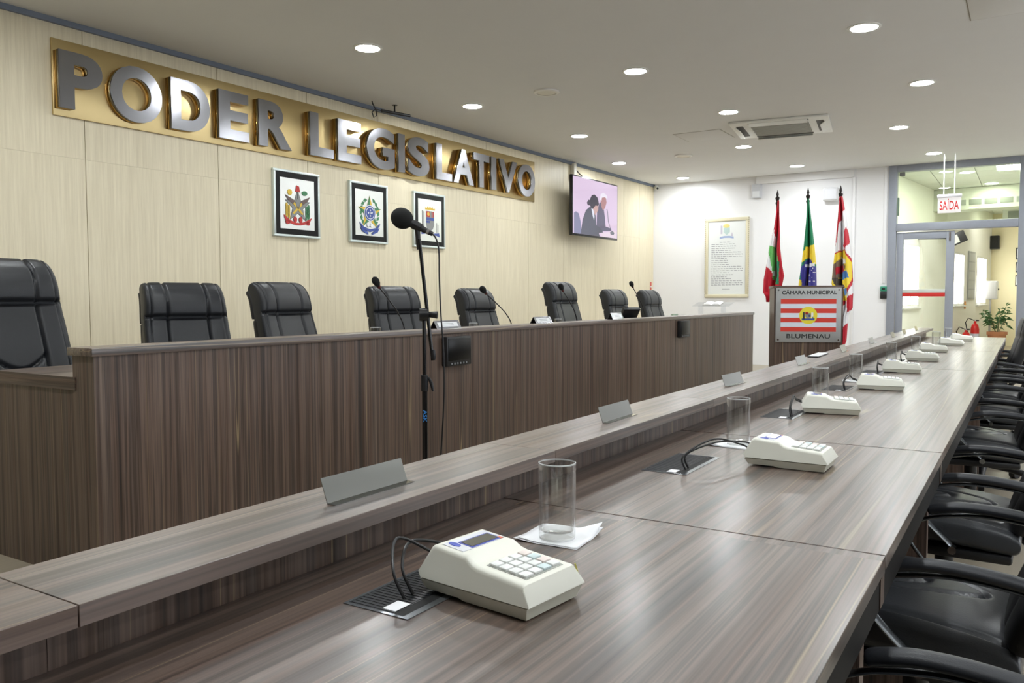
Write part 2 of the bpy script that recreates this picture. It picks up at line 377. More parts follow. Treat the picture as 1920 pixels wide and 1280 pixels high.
# facing into the hall from the far wall: local -y ; from the left wall: rz=+90deg
t = hall_thing('notice_board', 'grey notice board on the hall wall between two bright windows', 'board', 0.0, 6.37, 1.65, R(90))
MB().box(-.35, .35, -.025, 0, -.53, .53, .004).build('frame', mat('grey_board_frame', (170, 172, 168), .5), t)
for i in range(5): MB().box(-.31, .31, -.03, -.022, -.49+i*.2, -.49+i*.2+.175, .002).build('notice', mat('notice_paper', (196, 198, 192), .7), t)
t = hall_thing('wall_switch', 'orange switch plate on hall wall beside the second window', 'switch', 0.0, 5.82, 1.0, R(90))
MB().box(-.05, .05, -.02, 0, -.08, .08, .006).build('plate', mat('orange_plate', (222, 150, 84), .5), t)
MB().box(-.015, .015, -.03, -.018, -.03, .03, .003).build('lever', mat('yellow_lever', (236, 190, 90), .5), t)
t = hall_thing('wall_speaker', 'black loudspeaker high on the yellow wall of the hall', 'speaker', .06, HL-.02, 2.49)
MB().box(-.13, .13, -.2, 0, -.16, .16, .02).build('cabinet', M_BLACK, t)
MB().box(-.11, .11, -.206, -.196, -.14, .14, .01).build('grille', mat('speaker_grille_black', (36, 37, 36), .8), t)
MB().box(-.03, .03, -.02, .02, -.05, .05).build('bracket', M_BLACK, t)
for i, (z, w) in enumerate(((2.21, .14), (1.885, .12), (1.565, .13))):
    t = hall_thing('small_picture', ['top', 'middle', 'bottom'][i]+' one of three dark framed pictures on the yellow hall wall', 'picture', .63, HL-.01, z)
    MB().box(-.11, .11, -.03, 0, -w, w, .005).build('frame', M_BLACK, t)
    MB().box(-.085, .085, -.034, -.028, -w+.03, w-.03).build('print', M_PAPER, t)
t = hall_thing('dispenser_cabinet', 'white wall cabinet above the potted plant in the hall', 'cabinet', .22, 7.3, 1.33)
MB().box(-.16, .16, -.1, .12, -.21, .21, .02).build('body', mat('white_cabinet', (244, 246, 250), .3), t)
MB().box(-.145, .145, -.115, -.098, -.19, .19, .01).build('door', mat('white_cabinet_door', (250, 250, 252), .25), t)
MB().cyl((.17, 0, .02), (.19, 0, .02), .02).build('knob', M_BLACK, t)
MB().box(-.02, .02, .1, .14, -1.33, -.2).build('post', mat('grey_post', (168, 166, 158), .5), t)
def extinguisher(label, x, y, h, lab):
    t = hall_thing('fire_extinguisher', label, 'extinguisher', x, y, 0)
    red = mat('extinguisher_red', (208, 32, 30), .3)
    MB().lathe([(.0, 0), (.075, 0), (.08, .02), (.08, h*.75), (.06, h*.88), (.025, h*.93), (.025, h), (0, h)]).build('body', red, t)
    MB().box(-.02, .07, -.012, .012, h, h+.03, .004).build('lever', M_BLACK, t)
    MB().cyl((0, 0, h-.005), (0, 0, h+.03), .018).build('valve', M_CHROME, t)
    MB().tube([(-.02, 0, h+.015), (-.12, -.02, h+.06), (-.17, -.03, h-.03), (-.14, -.02, h-.2), (-.09, 0, h-.3)], .01, 8).build('hose', M_BLACK, t)
    b = MB().lathe([(.081, h*.28), (.0815, h*.28), (.0815, h*.62), (.081, h*.62)])
    b.build('paper_label', mat('label_blue_white', lab, .6), t)
extinguisher('taller red fire extinguisher with pale label beside the potted plant', .36, 5.0, .68, (214, 216, 232))
extinguisher('shorter red fire extinguisher standing left of the taller one', .25, 4.72, .5, (214, 60, 56))
t = hall_thing('potted_plant', 'leafy green plant in a terracotta pot in the hall', 'plant', .72, 5.25, 0)
MB().lathe([(0, 0), (.13, 0), (.17, .40), (.19, .40), (.19, .46), (.165, .46), (.155, .42), (0, .42)]).build('pot', noisy('terracotta', (190, 130, 92), .7, .1), t)
MB().lathe([(0, .421), (.156, .425)]).build('soil', mat('soil_brown', (70, 52, 40), .9), t)
st = MB(); lf = MB(); rnd = random.Random(3)
for i in range(9):
    a = rnd.uniform(0, 6.28); L = rnd.uniform(.25, .55); top = Vector((math.cos(a)*L*.55, math.sin(a)*L*.55, .42+L))
    st.tube([(math.cos(a)*.02, math.sin(a)*.02, .42), tuple(Vector((math.cos(a)*.08, math.sin(a)*.08, .42+L*.5))), tuple(top)], .007, 6)
    for k in range(16):
        b2 = rnd.uniform(0, 6.28); el = rnd.uniform(-.5, .9); ln = rnd.uniform(.09, .17); w = .016
        base = top+Vector((0, 0, rnd.uniform(-.16, .03))); d = Vector((math.cos(b2)*math.cos(el), math.sin(b2)*math.cos(el), math.sin(el)))
        sd = d.cross(Vector((0, 0, 1))).normalized()*w; mid = base+d*ln*.5+Vector((0, 0, .015)); tip = base+d*ln-Vector((0, 0, .03))
        vs = [lf.bm.verts.new(p) for p in (base, mid+sd, tip, mid-sd)]; lf.bm.faces.new((vs[0], vs[1], vs[2])); lf.bm.faces.new((vs[0], vs[2], vs[3]))
st.build('stem', mat('stem_green', (110, 116, 78), .7), t)
o = lf.build('foliage', noisy('leaf_green', (78, 120, 72), .5, .3, (12, 12, 12)), t, smooth=0); o['kind'] = 'stuff'
# ceiling mounted screen, air duct and lamps of the hall
t = thing('ceiling_monitor', 'small black monitor on a bracket tilted below the hall ceiling', 'monitor', (-1.10, 16.5, 2.2), R(20))
b = MB().box(-.16, .16, -.02, .02, -.1, .1, .01); b.xf(Matrix.Rotation(R(-25), 4, 'Y')); b.build('screen', M_BLACK, t)
b = MB().box(-.12, .03, -.024, -.018, -.07, .07); b.xf(Matrix.Rotation(R(-25), 4, 'Y')); b.build('picture', mat('dim_screen', (196, 200, 190), .3), t)
MB().box(-.62, -.1, .015, .04, .0, .03).build('bracket_arm', M_BLACK, t)
t = thing('air_duct', 'pale boxed air conditioning duct hung under the hall ceiling', 'air duct', (-.75, 17.4, 2.98), -HA)
MB().box(-.85, 1.6, -.12, .4, -.2, .2, .01).build('casing', mat('duct_cream', (222, 226, 212), .6), t)
MB().box(-.95, 1.7, .1, .6, .08, .203).build('soffit', mat('soffit_grey', (178, 184, 172), .7), t)
for i in range(6): MB().box(-.7+i*.25, -.5+i*.25, -.128, -.118, -.12, -.02, .004).build('vent_slot', mat('vent_grey', (150, 156, 146), .6), t)
t = thing('air_duct', 'farther pale duct box deep in the hall near its end', 'air duct', (.1, 20.6, 2.95), -HA)
MB().box(-.6, 1.4, -.12, .4, -.2, .23, .01).build('casing', mat('duct_cream'), t)
MB().box(-.5, 1.3, -.13, -.118, -.1, .05, .004).build('vent_slot', mat('vent_grey'), t)
M_HL = mat('hall_lamp', (255, 255, 246), .5, emit=HALL_LAMP)
for i, (x, y, lab) in enumerate(((-.89, 15.2, 'round recessed hall lamp seen through the transom above the exit sign'), (-.60, 16.9, 'round recessed hall lamp farther back, seen right of the exit sign'), (-.36, 21.2, 'round recessed hall lamp farthest back near the duct boxes'))):
    t = thing('hall_lamp', lab, 'lamp', (x, y, 3.187), 0, 'hall ceiling lamps')
    MB().lathe([(.11, 0), (.13, 0), (.13, -.008), (.11, -.012)]).build('ring', M_WHITE, t)
    MB().lathe([(0, -.004), (.11, -.004), (.11, -.001), (0, -.001)]).build('diffuser', M_HL, t)
t = thing('panel_lamp', 'square light panel in hall ceiling just behind the transom', 'lamp', (-.28, 14.95, 3.187))
MB().box(-.2, .2, -.3, .3, -.012, 0, .003).build('frame', M_WHITE, t); MB().box(-.18, .18, -.28, .28, -.016, -.011).build('diffuser', M_HL, t)

# ------------------------------------------------------------------ ceiling fittings
def downlight(x, y, label, group='recessed downlights'):
    t = thing('downlight', label, 'downlight', (x, y, ZC), 0, group)
    MB().lathe([(.098, -.001), (.122, -.001), (.124, -.006), (.112, -.012), (.1, -.010)], 32).build('ring', mat('lamp_ring_white', (240, 240, 236), .4), t)
    MB().lathe([(0, -.0075), (.1, -.0075), (.1, -.003), (0, -.003)], 32).build('diffuser', M_LAMP, t)
LP = [((-4.72, 5.26), 'recessed downlight above the first letters of the wall sign, nearest in its row'),
      ((-5.17, 7.43), 'recessed downlight above the middle of the wall sign, second along the panelled wall'),
      ((-4.95, 9.52), 'recessed downlight above the last letters of the wall sign'),
      ((-5.42, 11.75), 'recessed downlight directly above the wall television'),
      ((-5.15, 13.8), 'recessed downlight nearest the corner of panelled and white wall'),
      ((-3.12, 7.11), 'recessed downlight high in the middle of the ceiling, nearest of the middle row'),
      ((-2.91, 9.22), 'recessed downlight beside the ceiling air conditioner, on its near left'),
      ((-3.39, 11.42), 'recessed downlight just beyond the ceiling air conditioner'),
      ((-3.16, 13.53), 'recessed downlight above the flags close to the white back wall'),
      ((-1.13, 6.93), 'recessed downlight at upper right, largest in view'),
      ((-.93, 9.0), 'recessed downlight at upper right, second of the right row'),
      ((-1.40, 11.18), 'recessed downlight right of the air conditioner, third of right row'),
      ((-1.21, 13.43), 'recessed downlight just in front of the exit sign')]
for p, lab in LP: downlight(p[0], p[1], lab)
for y in (3.0, .9):
    for x in (-4.9, -3.0, -1.1, .9, 2.9): downlight(x+(.2 if int(y*10) % 4 else -.2), y, 'recessed downlight on the ceiling above and behind the viewer', 'downlights out of view overhead')
for y in (6.9, 9.0, 11.2, 13.4):
    for x in (1.1, 3.1): downlight(x, y, 'recessed downlight over the right part of the room out of view', 'downlights out of view at right')
for x, y, lab in ((-4.18, 7.32, 'round white ceiling speaker between two downlights above the sign'), (-4.34, 11.65, 'round white ceiling speaker farther back left of the air conditioner')):
    t = thing('ceiling_speaker', lab, 'speaker', (x, y, ZC))
    MB().lathe([(.095, -.001), (.13, -.001), (.13, -.016), (.115, -.022), (.1, -.02)], 32).build('ring', mat('speaker_ring', (238, 236, 230), .5), t)
    MB().lathe([(0, -.019), (.099, -.017), (.099, -.004), (0, -.004)], 32).build('grille', noisy('speaker_grille', (232, 228, 216), .7, .12, (400, 400, 400)), t)
t = thing('air_conditioner', 'white four way cassette air conditioner set in the ceiling', 'air conditioner', (-2.6, 10.33, ZC), R(8))
wac = mat('ac_white', (232, 232, 226), .45)
b = MB().box(-.56, .56, -.50, .50, -.03, -.001, .012); b.build('panel', wac, t)
g = MB().box(-.33, .33, -.30, .30, -.042, -.028, .004).build('grille', mat('ac_grille_grey', (142, 142, 132), .6), t)
for i in range(11): MB().box(-.31, .31, -.285+i*.054, -.25+i*.054, -.048, -.04, .002).build('slat', mat('ac_slat_grey', (158, 158, 148), .6), g)
for sx, sy, w, h in ((0, -.41, .34, .035), (0, .41, .34, .035), (-.455, 0, .04, .32), (.455, 0, .04, .32)):
    MB().box(sx-w, sx+w, sy-h, sy+h, -.033, -.026).build('air_slot', mat('slot_dark', (88, 86, 80), .6), t)
    b = MB().box(-w*.97, w*.97, -h*.8, h*.8, -.004, .004, .002)
    b.xf(Matrix.Translation((sx*1.07, sy*1.07, -.05)) @ Matrix.Rotation(R(35)*(1 if sy > 0 else -1 if sy < 0 else 0), 4, 'X') @ Matrix.Rotation(R(35)*(-1 if sx > 0 else 1 if sx < 0 else 0), 4, 'Y'))
    b.build('louver', wac, t)
for (x0, x1, y0, y1, lab) in ((-3.9, -3.3, 10.1, 10.7, 'square access hatch in the ceiling left of the air conditioner'), (-.42, .2, 6.6, 7.2, 'square access hatch in ceiling at the upper right edge')):
    t = thing('access_hatch', lab, 'hatch', ((x0+x1)/2, (y0+y1)/2, ZC))
    w, h = (x1-x0)/2, (y1-y0)/2
    b = MB()
    for q in ((-w-.008, w+.008, -h-.008, -h), (-w-.008, w+.008, h, h+.008), (-w-.008, -w, -h, h), (w, w+.008, -h, h)): b.box(*q, -.002, -.0005)
    b.build('joint', mat('hatch_joint_grey', (150, 144, 132), .7), t); MB().box(-w, w, -h, h, -.004, -.001, .001).build('lid', M_CEIL, t)
t = thing('exit_sign', 'white hanging exit sign with red letters in front of the glass transom', 'sign', (-1.01, 13.6, 2.53))
MB().box(-.15, .15, -.012, .012, -.13, .10, .004).build('board', mat('sign_white', (246, 244, 244), .4, emit=.25), t)
MB().box(-.16, .16, -.03, .03, .09, .14, .008).build('lamp_housing', mat('housing_white', (226, 226, 232), .4), t)
link('lettering', text_mesh('lettering', 'SA\u00cdDA', mat('sign_red', (216, 40, 40), .5), (-.125, .125, -.085, .075), .012, .003, .012), t)
for x in (-.075, .065): MB().cyl((x, 0, .13), (x, 0, ZC-2.53), .008, seg=10).build('rod', mat('rod_white', (236, 236, 232), .4), t)
t = thing('hanging_microphone', 'thin black boom microphone hung from the ceiling by the wall sign', 'microphone', (-5.86, 6.95, ZC), R(75))
MB().cyl((0, 0, 0), (0, 0, -.09), .008).build('rod', M_BLACK, t); MB().lathe([(0, -.004), (.03, -.004), (.03, 0), (0, 0)]).build('base', M_BLACK, t)
MB().cyl((-.17, 0, -.085), (.2, 0, -.085), .016, seg=14).build('tube', M_BLACK, t)
MB().tube([(-.17, 0, -.085), (-.25, 0, -.08), (-.29, 0, -.12), (-.27, 0, -.17), (-.23, 0, -.15), (-.24, 0, -.09), (-.28, 0, -.03), (-.29, 0, 0)], .006, 8).build('cable', M_BLACK, t)
t = thing('security_camera', 'tiny white security camera in the corner under the ceiling', 'camera', (-5.86, 14.34, ZC-.05), R(40))
MB().box(-.02, .02, -.02, .02, .02, .05).build('bracket', M_WHITE, t); MB().cyl((0, .05, 0), (0, -.07, -.03), .03, seg=16).build('body', mat('camera_white', (228, 228, 220), .4), t)
MB().cyl((0, -.071, -.03), (0, -.075, -.031), .02, seg=16).build('lens', M_BLACK, t)

# ------------------------------------------------------------------ things on the panelled wall
def wall_thing(name, label, cat, s, z, d=0.0): return thing(name, label, cat, on_wall(s, z, d), WROT)
# wall-local x runs toward the back wall: x = s0 - s
S0 = 7.6; sg = wall_thing('wall_sign', 'gold wall sign with raised steel letters PODER LEGISLATIVO', 'sign', S0, 0)
MB().box(S0-10.99, S0-4.22, -.02, -.001, 2.545, 3.11, .002).build('backing_plate', M_BRASS, sg)
LT = [('P', 10.982, 10.649), ('O', 10.588, 10.145), ('D', 10.061, 9.686), ('E', 9.593, 9.27), ('R', 9.161, 8.772), ('L', 8.534, 8.22), ('E', 8.157, 7.82), ('G', 7.733, 7.291), ('I', 7.226, 7.12), ('S', 7.063, 6.683),
      ('L', 6.553, 6.25), ('A', 6.22, 5.80), ('T', 5.80, 5.46), ('I', 5.411, 5.30), ('V', 5.23, 4.80), ('O', 4.765, 4.337)]
for ch, a, b_ in LT:
    z0, z1 = (2.583, 3.025) if ch in 'OGS' else (2.592, 3.015)
    bx = (S0-a, S0-b_, z0, z1); of = .036 if ch not in 'I' else .02
    q = link('letter', text_mesh('letter', ch, M_STEEL, bx, .072, .03, of), sg)
    link('brass_return', text_mesh('brass_return', ch, M_BRASS2, bx, .02, .05, of), q)
def framed(s, label):
    t = wall_thing('framed_emblem', label, 'picture', s, 2.097)
    al = mat('silver_frame', (214, 224, 222), .3, .6)
    b = MB()
    for q in ((-.295, .295, -.323, -.30), (-.295, .295, .30, .323), (-.295, -.27, -.30, .30), (.27, .295, -.30, .30)): b.box(q[0], q[1], -.035, 0, q[2], q[3], .003)
    b.build('frame', al, t); MB().box(-.27, .27, -.03, -.001, -.30, .30).build('black_mat', mat('gloss_black_mat', (8, 8, 9), .3, 0, .25), t)
    MB().box(-.218, .218, -.034, -.029, -.245, .245).build('steel_plate', M_STEELX, t)
    return t
Y0 = .034
c_red, c_yel, c_grn, c_blu, c_gry, c_brn, c_wht, c_drk = (mat('enamel_red', (196, 52, 48), .4), mat('enamel_yellow', (226, 190, 70), .4), mat('enamel_green', (66, 132, 88), .4), mat('enamel_blue', (62, 84, 160), .4),
    mat('enamel_grey', (140, 142, 140), .4), mat('enamel_brown', (110, 92, 88), .4), mat('enamel_white', (236, 238, 240), .4), mat('enamel_dark', (58, 60, 60), .4))
t = framed(8.65, 'framed steel plate with eagle, star and red ribbon emblem, leftmost of three')
flat('star_outline', star(0, -.02, .17, .42), c_drk, t, Y0); flat('star', star(0, -.02, .158, .42), c_gry, t, Y0+.0015)
flat('cap', [[(-.03, .12), (.03, .12), (.02, .175), (-.015, .185)]], c_red, t, Y0+.003); flat('staff', rect(-.004, .004, .05, .13), c_drk, t, Y0+.003)
flat('wing', [[(-.02, .01), (-.05, .04), (-.16, .085), (-.13, .04), (-.07, 0), (-.02, -.03)], [(.02, .01), (.05, .04), (.16, .085), (.13, .04), (.07, 0), (.02, -.03)]], c_brn, t, Y0+.003)
flat('eagle_body', circle(0, 0, .024, .05), c_gry, t, Y0+.0045)
flat('key_and_anchor', [[(-.07, -.09), (-.05, -.1), (.06, .0), (.045, .02)], [(.07, -.09), (.05, -.1), (-.06, .0), (-.045, .02)]], c_yel, t, Y0+.0045)
flat('wheat', [circle(-.14, -.02-.03*i, .014, .028, 10) for i in range(4)]+[circle(-.11, -.035-.03*i, .012, .026, 10) for i in range(4)]+[circle(-.1, .11, .03, .03, 10)], c_yel, t, Y0+.003)
flat('branch', [circle(.14, -.02-.03*i, .014, .028, 10) for i in range(4)]+[circle(.11, -.035-.03*i, .012, .026, 10) for i in range(4)]+[circle(.09, .115, .036, .024, 10)], c_grn, t, Y0+.003)
flat('ribbon', [[(-.18, -.11), (-.1, -.16), (-.03, -.18), (.03, -.18), (.1, -.16), (.18, -.12), (.15, -.17), (.1, -.19), (.03, -.205), (-.03, -.205), (-.1, -.19), (-.16, -.16)], circle(-.035, -.15, .022, .03, 12), circle(.035, -.15, .022, .03, 12), circle(-.13, -.18, .028, .022, 12), circle(.13, -.18, .024, .02, 12)], c_red, t, Y0+.0045)
t = framed(7.633, 'framed steel plate with a yellow star and blue disc emblem, middle of three')
lv = []
for i in range(14):
    a = R(-40+i*20) if i < 14 else 0
    if 60 < (math.degrees(a) % 360) < 115: continue
    lv.append([(math.cos(a)*.135+math.cos(a+1.2)*p*.034-math.sin(a+1.2)*q*.02, math.sin(a)*.155+math.sin(a+1.2)*p*.034+math.cos(a+1.2)*q*.02) for p, q in ((-1, 0), (0, -1), (1, 0), (0, 1))])
flat('leaf_wreath', lv, c_grn, t, Y0); flat('star', star(0, .0, .185, .42), c_yel, t, Y0+.0015)
flat('star_facet', [[(0, 0), (.185*math.cos(R(90+72*i)), .185*math.sin(R(90+72*i))), (.078*math.cos(R(126+72*i)), .078*math.sin(R(126+72*i)))] for i in range(5)], c_grn, t, Y0+.003)
flat('outer_ring', circle(0, .0, .088), c_wht, t, Y0+.0045); flat('ring', circle(0, 0, .08), c_blu, t, Y0+.006); flat('inner_ring', circle(0, 0, .066), c_wht, t, Y0+.0075); flat('disc', circle(0, 0, .058), c_blu, t, Y0+.009)
flat('small_star', [star(x, z, .014, .4) for x, z in ((0, .03), (0, -.03), (-.028, .0), (.028, .005), (.01, 0))], c_wht, t, Y0+.0105)
flat('sword_knot', [circle(-.025, -.13, .022, .022, 14), circle(.025, -.13, .022, .022, 14)], c_wht, t, Y0+.0045)
flat('ribbon', [[(-.16, -.1), (-.1, -.15), (0, -.175), (.1, -.15), (.16, -.1), (.15, -.13), (.1, -.18), (0, -.205), (-.1, -.18), (-.15, -.13)], [(-.15, -.15), (-.03, -.21), (-.03, -.235), (-.12, -.2)], [(.15, -.15), (.03, -.21), (.03, -.235), (.12, -.2)]], c_blu, t, Y0+.006)
t = framed(6.598, 'framed steel plate with shield and towers emblem, rightmost behind the microphone')
flat('crown', [[(-.09, .125), (-.09, .15), (-.06, .14), (-.045, .165), (-.02, .145), (0, .17), (.02, .145), (.045, .165), (.06, .14), (.09, .15), (.09, .125)]], c_yel, t, Y0)
sh = [(-.075, .11), (.075, .11), (.075, -.05), (.05, -.1), (0, -.13), (-.05, -.1), (-.075, -.05)]
flat('shield', sh, c_gry, t, Y0); flat('quarter_red', [rect(-.07, -.005, .04, .105), rect(.03, .045, .04, .105), rect(.055, .07, .04, .105)], c_red, t, Y0+.0015)
flat('quarter_gold', circle(-.035, .075, .022), c_yel, t, Y0+.003); flat('quarter_blue', [rect(-.07, .07, .0, .035), rect(-.07, -.04, -.03, -.005), rect(-.03, -.01, -.03, -.005)], c_blu, t, Y0+.0015)
flat('tower', [rect(-.15, -.13, -.1, .11), rect(-.12, -.105, -.1, .1), rect(.12, .13, -.14, -.02), rect(.145, .155, -.14, -.04)], c_gry, t, Y0)
flat('base_scroll', [[(-.17, -.15), (-.1, -.14), (-.08, -.16), (-.16, -.17)], [(.07, -.15), (.17, -.14), (.18, -.19), (.09, -.17)]], c_blu, t, Y0)

# television on the panelled wall
tv = wall_thing('television', 'large flat television on wall bracket beside the wall sign', 'television', 2.87, 2.55, .28)
TW, TH = .75, .445
MB().box(-TW, TW, -.02, .03, -TH, TH, .006).build('bezel', mat('tv_bezel', (18, 18, 20), .25), tv)
MB().box(-.3, .3, .03, .08, -.25, .25, .01).build('rear_housing', M_BLACK, tv)
MB().box(-.06, .06, .08, .278, -.1, .1).build('wall_bracket', M_BLACK, tv)
MB().box(-.28, -.2, .21, .278, .44, ZC-2.55-.02, .004).build('conduit', mat('conduit_white', (230, 226, 212), .5), tv)
MB().tube([(-.2, .24, .62), (-.16, .2, .55), (-.15, .1, .46), (-.15, .04, .4)], .008, 8).build('cable', M_BLACK, tv)
def em(n, c, e=.75):
    m = mat('screen_'+n, c, .1, emit=e); m.node_tree.nodes['Principled BSDF'].inputs['Base Color'].default_value = (.01, .01, .012, 1); return m
scr = MB().box(-TW+.018, TW-.018, -.023, -.019, -TH+.03, TH-.02).build('screen', em('pink', (218, 196, 222)), tv)
SX = lambda p: (p-.5)*2*(TW-.018)
SZ = lambda p: (.5-p)*2*(TH-.03)
def scrp(name, pts, m, d): flat(name, [(SX(a), SZ(b_)) for a, b_ in pts], m, tv, .023+d, .0004)
scrp('chair_shape', [(.02, 1), (.02, .64), (.06, .61), (.12, .64), (.16, .78), (.18, 1)], em('violet', (128, 128, 160)), 0)
scrp('jacket_far', [(.5, .98), (.52, .55), (.58, .36), (.66, .38), (.7, .62), (.72, .8), (.85, .82), (.86, .87), (.62, .9)], em('grey_suit', (96, 92, 116)), .0004)
scrp('head_far', [(.6, .33), (.61, .25), (.66, .22), (.72, .25), (.74, .34), (.7, .46), (.65, .5), (.62, .44)], em('skin', (176, 128, 128)), .0008)
scrp('hair_far', [(.58, .31), (.6, .21), (.66, .17), (.74, .2), (.76, .28), (.7, .25), (.63, .27), (.62, .33)], em('grey_hair', (232, 226, 238)), .0012)
scrp('jacket_near', [(.16, 1), (.2, .74), (.27, .56), (.36, .48), (.44, .5), (.48, .6), (.5, .8), (.62, .86), (.66, .92), (.56, .94), (.58, 1)], em('dark_suit', (84, 86, 102)), .0016)
scrp('shirt', [(.39, .5), (.43, .52), (.46, .64), (.45, .72), (.42, .64)], em('shirt', (222, 226, 240)), .002)
scrp('face_near', [(.42, .48), (.5, .4), (.55, .42), (.54, .52), (.5, .58), (.47, .62), (.44, .56)], em('skin2', (200, 164, 160)), .0024)
scrp('hair_near', [(.36, .46), (.36, .34), (.4, .26), (.46, .24), (.53, .29), (.56, .4), (.54, .44), (.48, .44), (.43, .5), (.38, .49)], em('dark_hair', (62, 58, 70)), .0028)
scrp('hair_bun', [(.29, .42), (.32, .36), (.36, .36), (.36, .46), (.31, .46)], em('dark_hair2', (70, 66, 80)), .0024)
scrp('desk', [(.62, 1), (.62, .93), (.98, .86), (.98, 1)], em('pale_desk', (226, 208, 222)), .0016)
scrp('phone', [(.82, .9), (.88, .86), (.93, .9), (.91, .94), (.84, .94)], em('dark_phone', (110, 112, 124)), .002)
scrp('desk_microphone', [(.74, .47), (.755, .46), (.775, .52), (.79, .7), (.86, .86), (.85, .86), (.775, .7), (.762, .53)], em('mic', (120, 120, 136)), .0004)
t = wall_thing('warning_strip', 'narrow red strip sign on the panelled wall near the corner', 'sign', .115, 1.38)
MB().box(-.03, .03, -.006, -.0005, -.085, .085, .002).build('strip', mat('strip_red', (206, 92, 80), .5), t); MB().box(-.024, .024, -.008, -.005, -.01, .01).build('mark', c_wht, t)

# ------------------------------------------------------------------ things on and before the white back wall
def back_thing(name, label, cat, x, z, y=YB): return thing(name, label, cat, (x, y, z))
t = back_thing('framed_text', 'tall framed sheet of handwritten verses with a small crest on the white wall', 'picture', -4.545, 1.88)
b = MB()
for q in ((-.395, .395, -.705, -.645), (-.395, .395, .645, .705), (-.395, -.335, -.645, .645), (.335, .395, -.645, .645)): b.box(q[0], q[1], -.035, 0, q[2], q[3], .01)
b.build('frame', noisy('pale_gilt_frame', (222, 214, 186), .4, .1, (60, 60, 60)), t)
b = MB()
for k in range(40):
    z = -.69+k*.0354
    for x in (-.39, .39): b.box(x-.006, x+.006, -.042, -.033, z-.012, z+.012, .004, 1)
o = b.build('frame_beading', noisy('aged_beading', (176, 168, 142), .5, .2, (90, 90, 90)), t); o['kind'] = 'stuff'
MB().box(-.335, .335, -.018, -.001, -.645, .645).build('sheet', mat('verse_sheet', (232, 235, 234), .25), t)
for nm, pg, m in (('crest_tower', rect(-.115, -.085, .42, .57), mat('pale_violet_print', (196, 192, 206), .6)), ('crest_crown', circle(-.01, .56, .06, .035, 14), mat('pale_yellow_print', (232, 220, 140), .6)),
                  ('crest_shield', [(-.06, .53), (.05, .53), (.05, .45), (-.005, .4), (-.06, .45)], mat('pale_teal_print', (186, 208, 204), .6)), ('crest_ribbon', [(-.13, .37), (-.05, .385), (.04, .385), (.12, .37), (.12, .335), (.04, .35), (-.05, .35), (-.13, .335)], mat('pale_blue_print', (160, 176, 210), .6)), ('crest_hill', [(.07, .38), (.09, .45), (.11, .38)], mat('pale_violet_print'))):
    flat(nm, pg, m, t, .018)
b = MB(); rv = random.Random(5)
for k, w in enumerate((.2, .42, .45, .42, .36, .55, .57, .57, .28, .3, .31, .32, .55, .57, .57, .32, .4, .28, .36, .55, .57, .57)):
    z = .27-k*.036; x = -.28 if k else -.13
    xe = x+w
    while x < xe:
        l_ = rv.uniform(.02, .07); b.prism([(x, z), (min(x+l_, xe), z), (min(x+l_, xe), z+.009), (x+.003, z+.014)], -.018, -.019); x += l_+.012
b.prism(rect(-.08, .06, -.56, -.55), -.018, -.019)
o = b.build('handwriting', mat('grey_ink', (160, 162, 166), .8), t, smooth=0); o['kind'] = 'stuff'
t = back_thing('wall_speaker', 'white wall loudspeaker on the back wall behind the right flag', 'speaker', -2.80, 2.87)
MB().box(-.125, .125, -.12, -.03, -.11, .11, .035, 4).build('cabinet', mat('speaker_white', (232, 233, 236), .45), t); MB().box(-.04, .04, -.04, 0, -.05, .05).build('bracket', M_WHITE, t)
MB().box(-.1, .1, -.123, -.117, -.085, .085, .01).build('grille', noisy('speaker_white_grille', (222, 223, 228), .7, .1, (500, 500, 500)), t)
t = back_thing('emergency_lamp', 'small pale box lamp high on the white wall above the verses', 'lamp', -4.03, 3.01)
MB().box(-.08, .08, -.06, 0, -.12, .12, .01).build('housing', mat('lamp_housing_grey', (206, 208, 214), .5), t); MB().box(-.06, .06, -.066, -.058, -.1, 0, .006).build('cover', mat('lamp_cover', (232, 234, 238), .3), t)
t = back_thing('access_control', 'green and black door release unit on the wall beside the grey frame', 'switch', -1.975, 1.25)
MB().box(-.05, .05, -.04, 0, .02, .10, .008).build('green_button_box', mat('release_green', (54, 140, 112), .4), t); MB().box(-.025, .025, -.044, -.038, .045, .075, .004).build('button', M_BLACK, t)
MB().box(-.05, .05, -.035, 0, -.1, .01, .008).build('card_reader', M_BLACK, t)
t = back_thing('book_stand', 'clear acrylic lectern stand below the framed verses', 'stand', -4.62, 0, 13.85)
acr = pane_mat('acrylic', (.96, .97, .98), .7)
for x in (-.2, .2): MB().box(x-.005, x+.005, -.12, .12, 0, 1.04).build('side_panel', acr, t)
b = MB().box(-.3, .34, -.16, .16, -.005, .005); b.xf(Matrix.Translation((0, 0, 1.06)) @ Matrix.Rotation(R(12), 4, 'X')); b.build('top', acr, t)
MB().box(-.25, .25, -.15, .15, 0, .012).build('base', acr, t)
t = thing('open_book', 'open white book lying on the clear acrylic stand', 'book', (-4.60, 13.84, 1.064))
for sgn in (-1, 1):
    pts = [(0, .012), (sgn*.05, .03), (sgn*.13, .026), (sgn*.15, .012), (sgn*.15, .006), (0, .006)]
    b = MB().prism(pts, -.1, .1); b.xf(Matrix.Rotation(R(12), 4, 'X')); b.build('pages', M_PAPER, t)
b = MB().box(-.155, .155, -.105, .105, .002, .006); b.xf(Matrix.Rotation(R(12), 4, 'X')); b.build('cover', mat('book_cover', (150, 148, 142), .6), t)

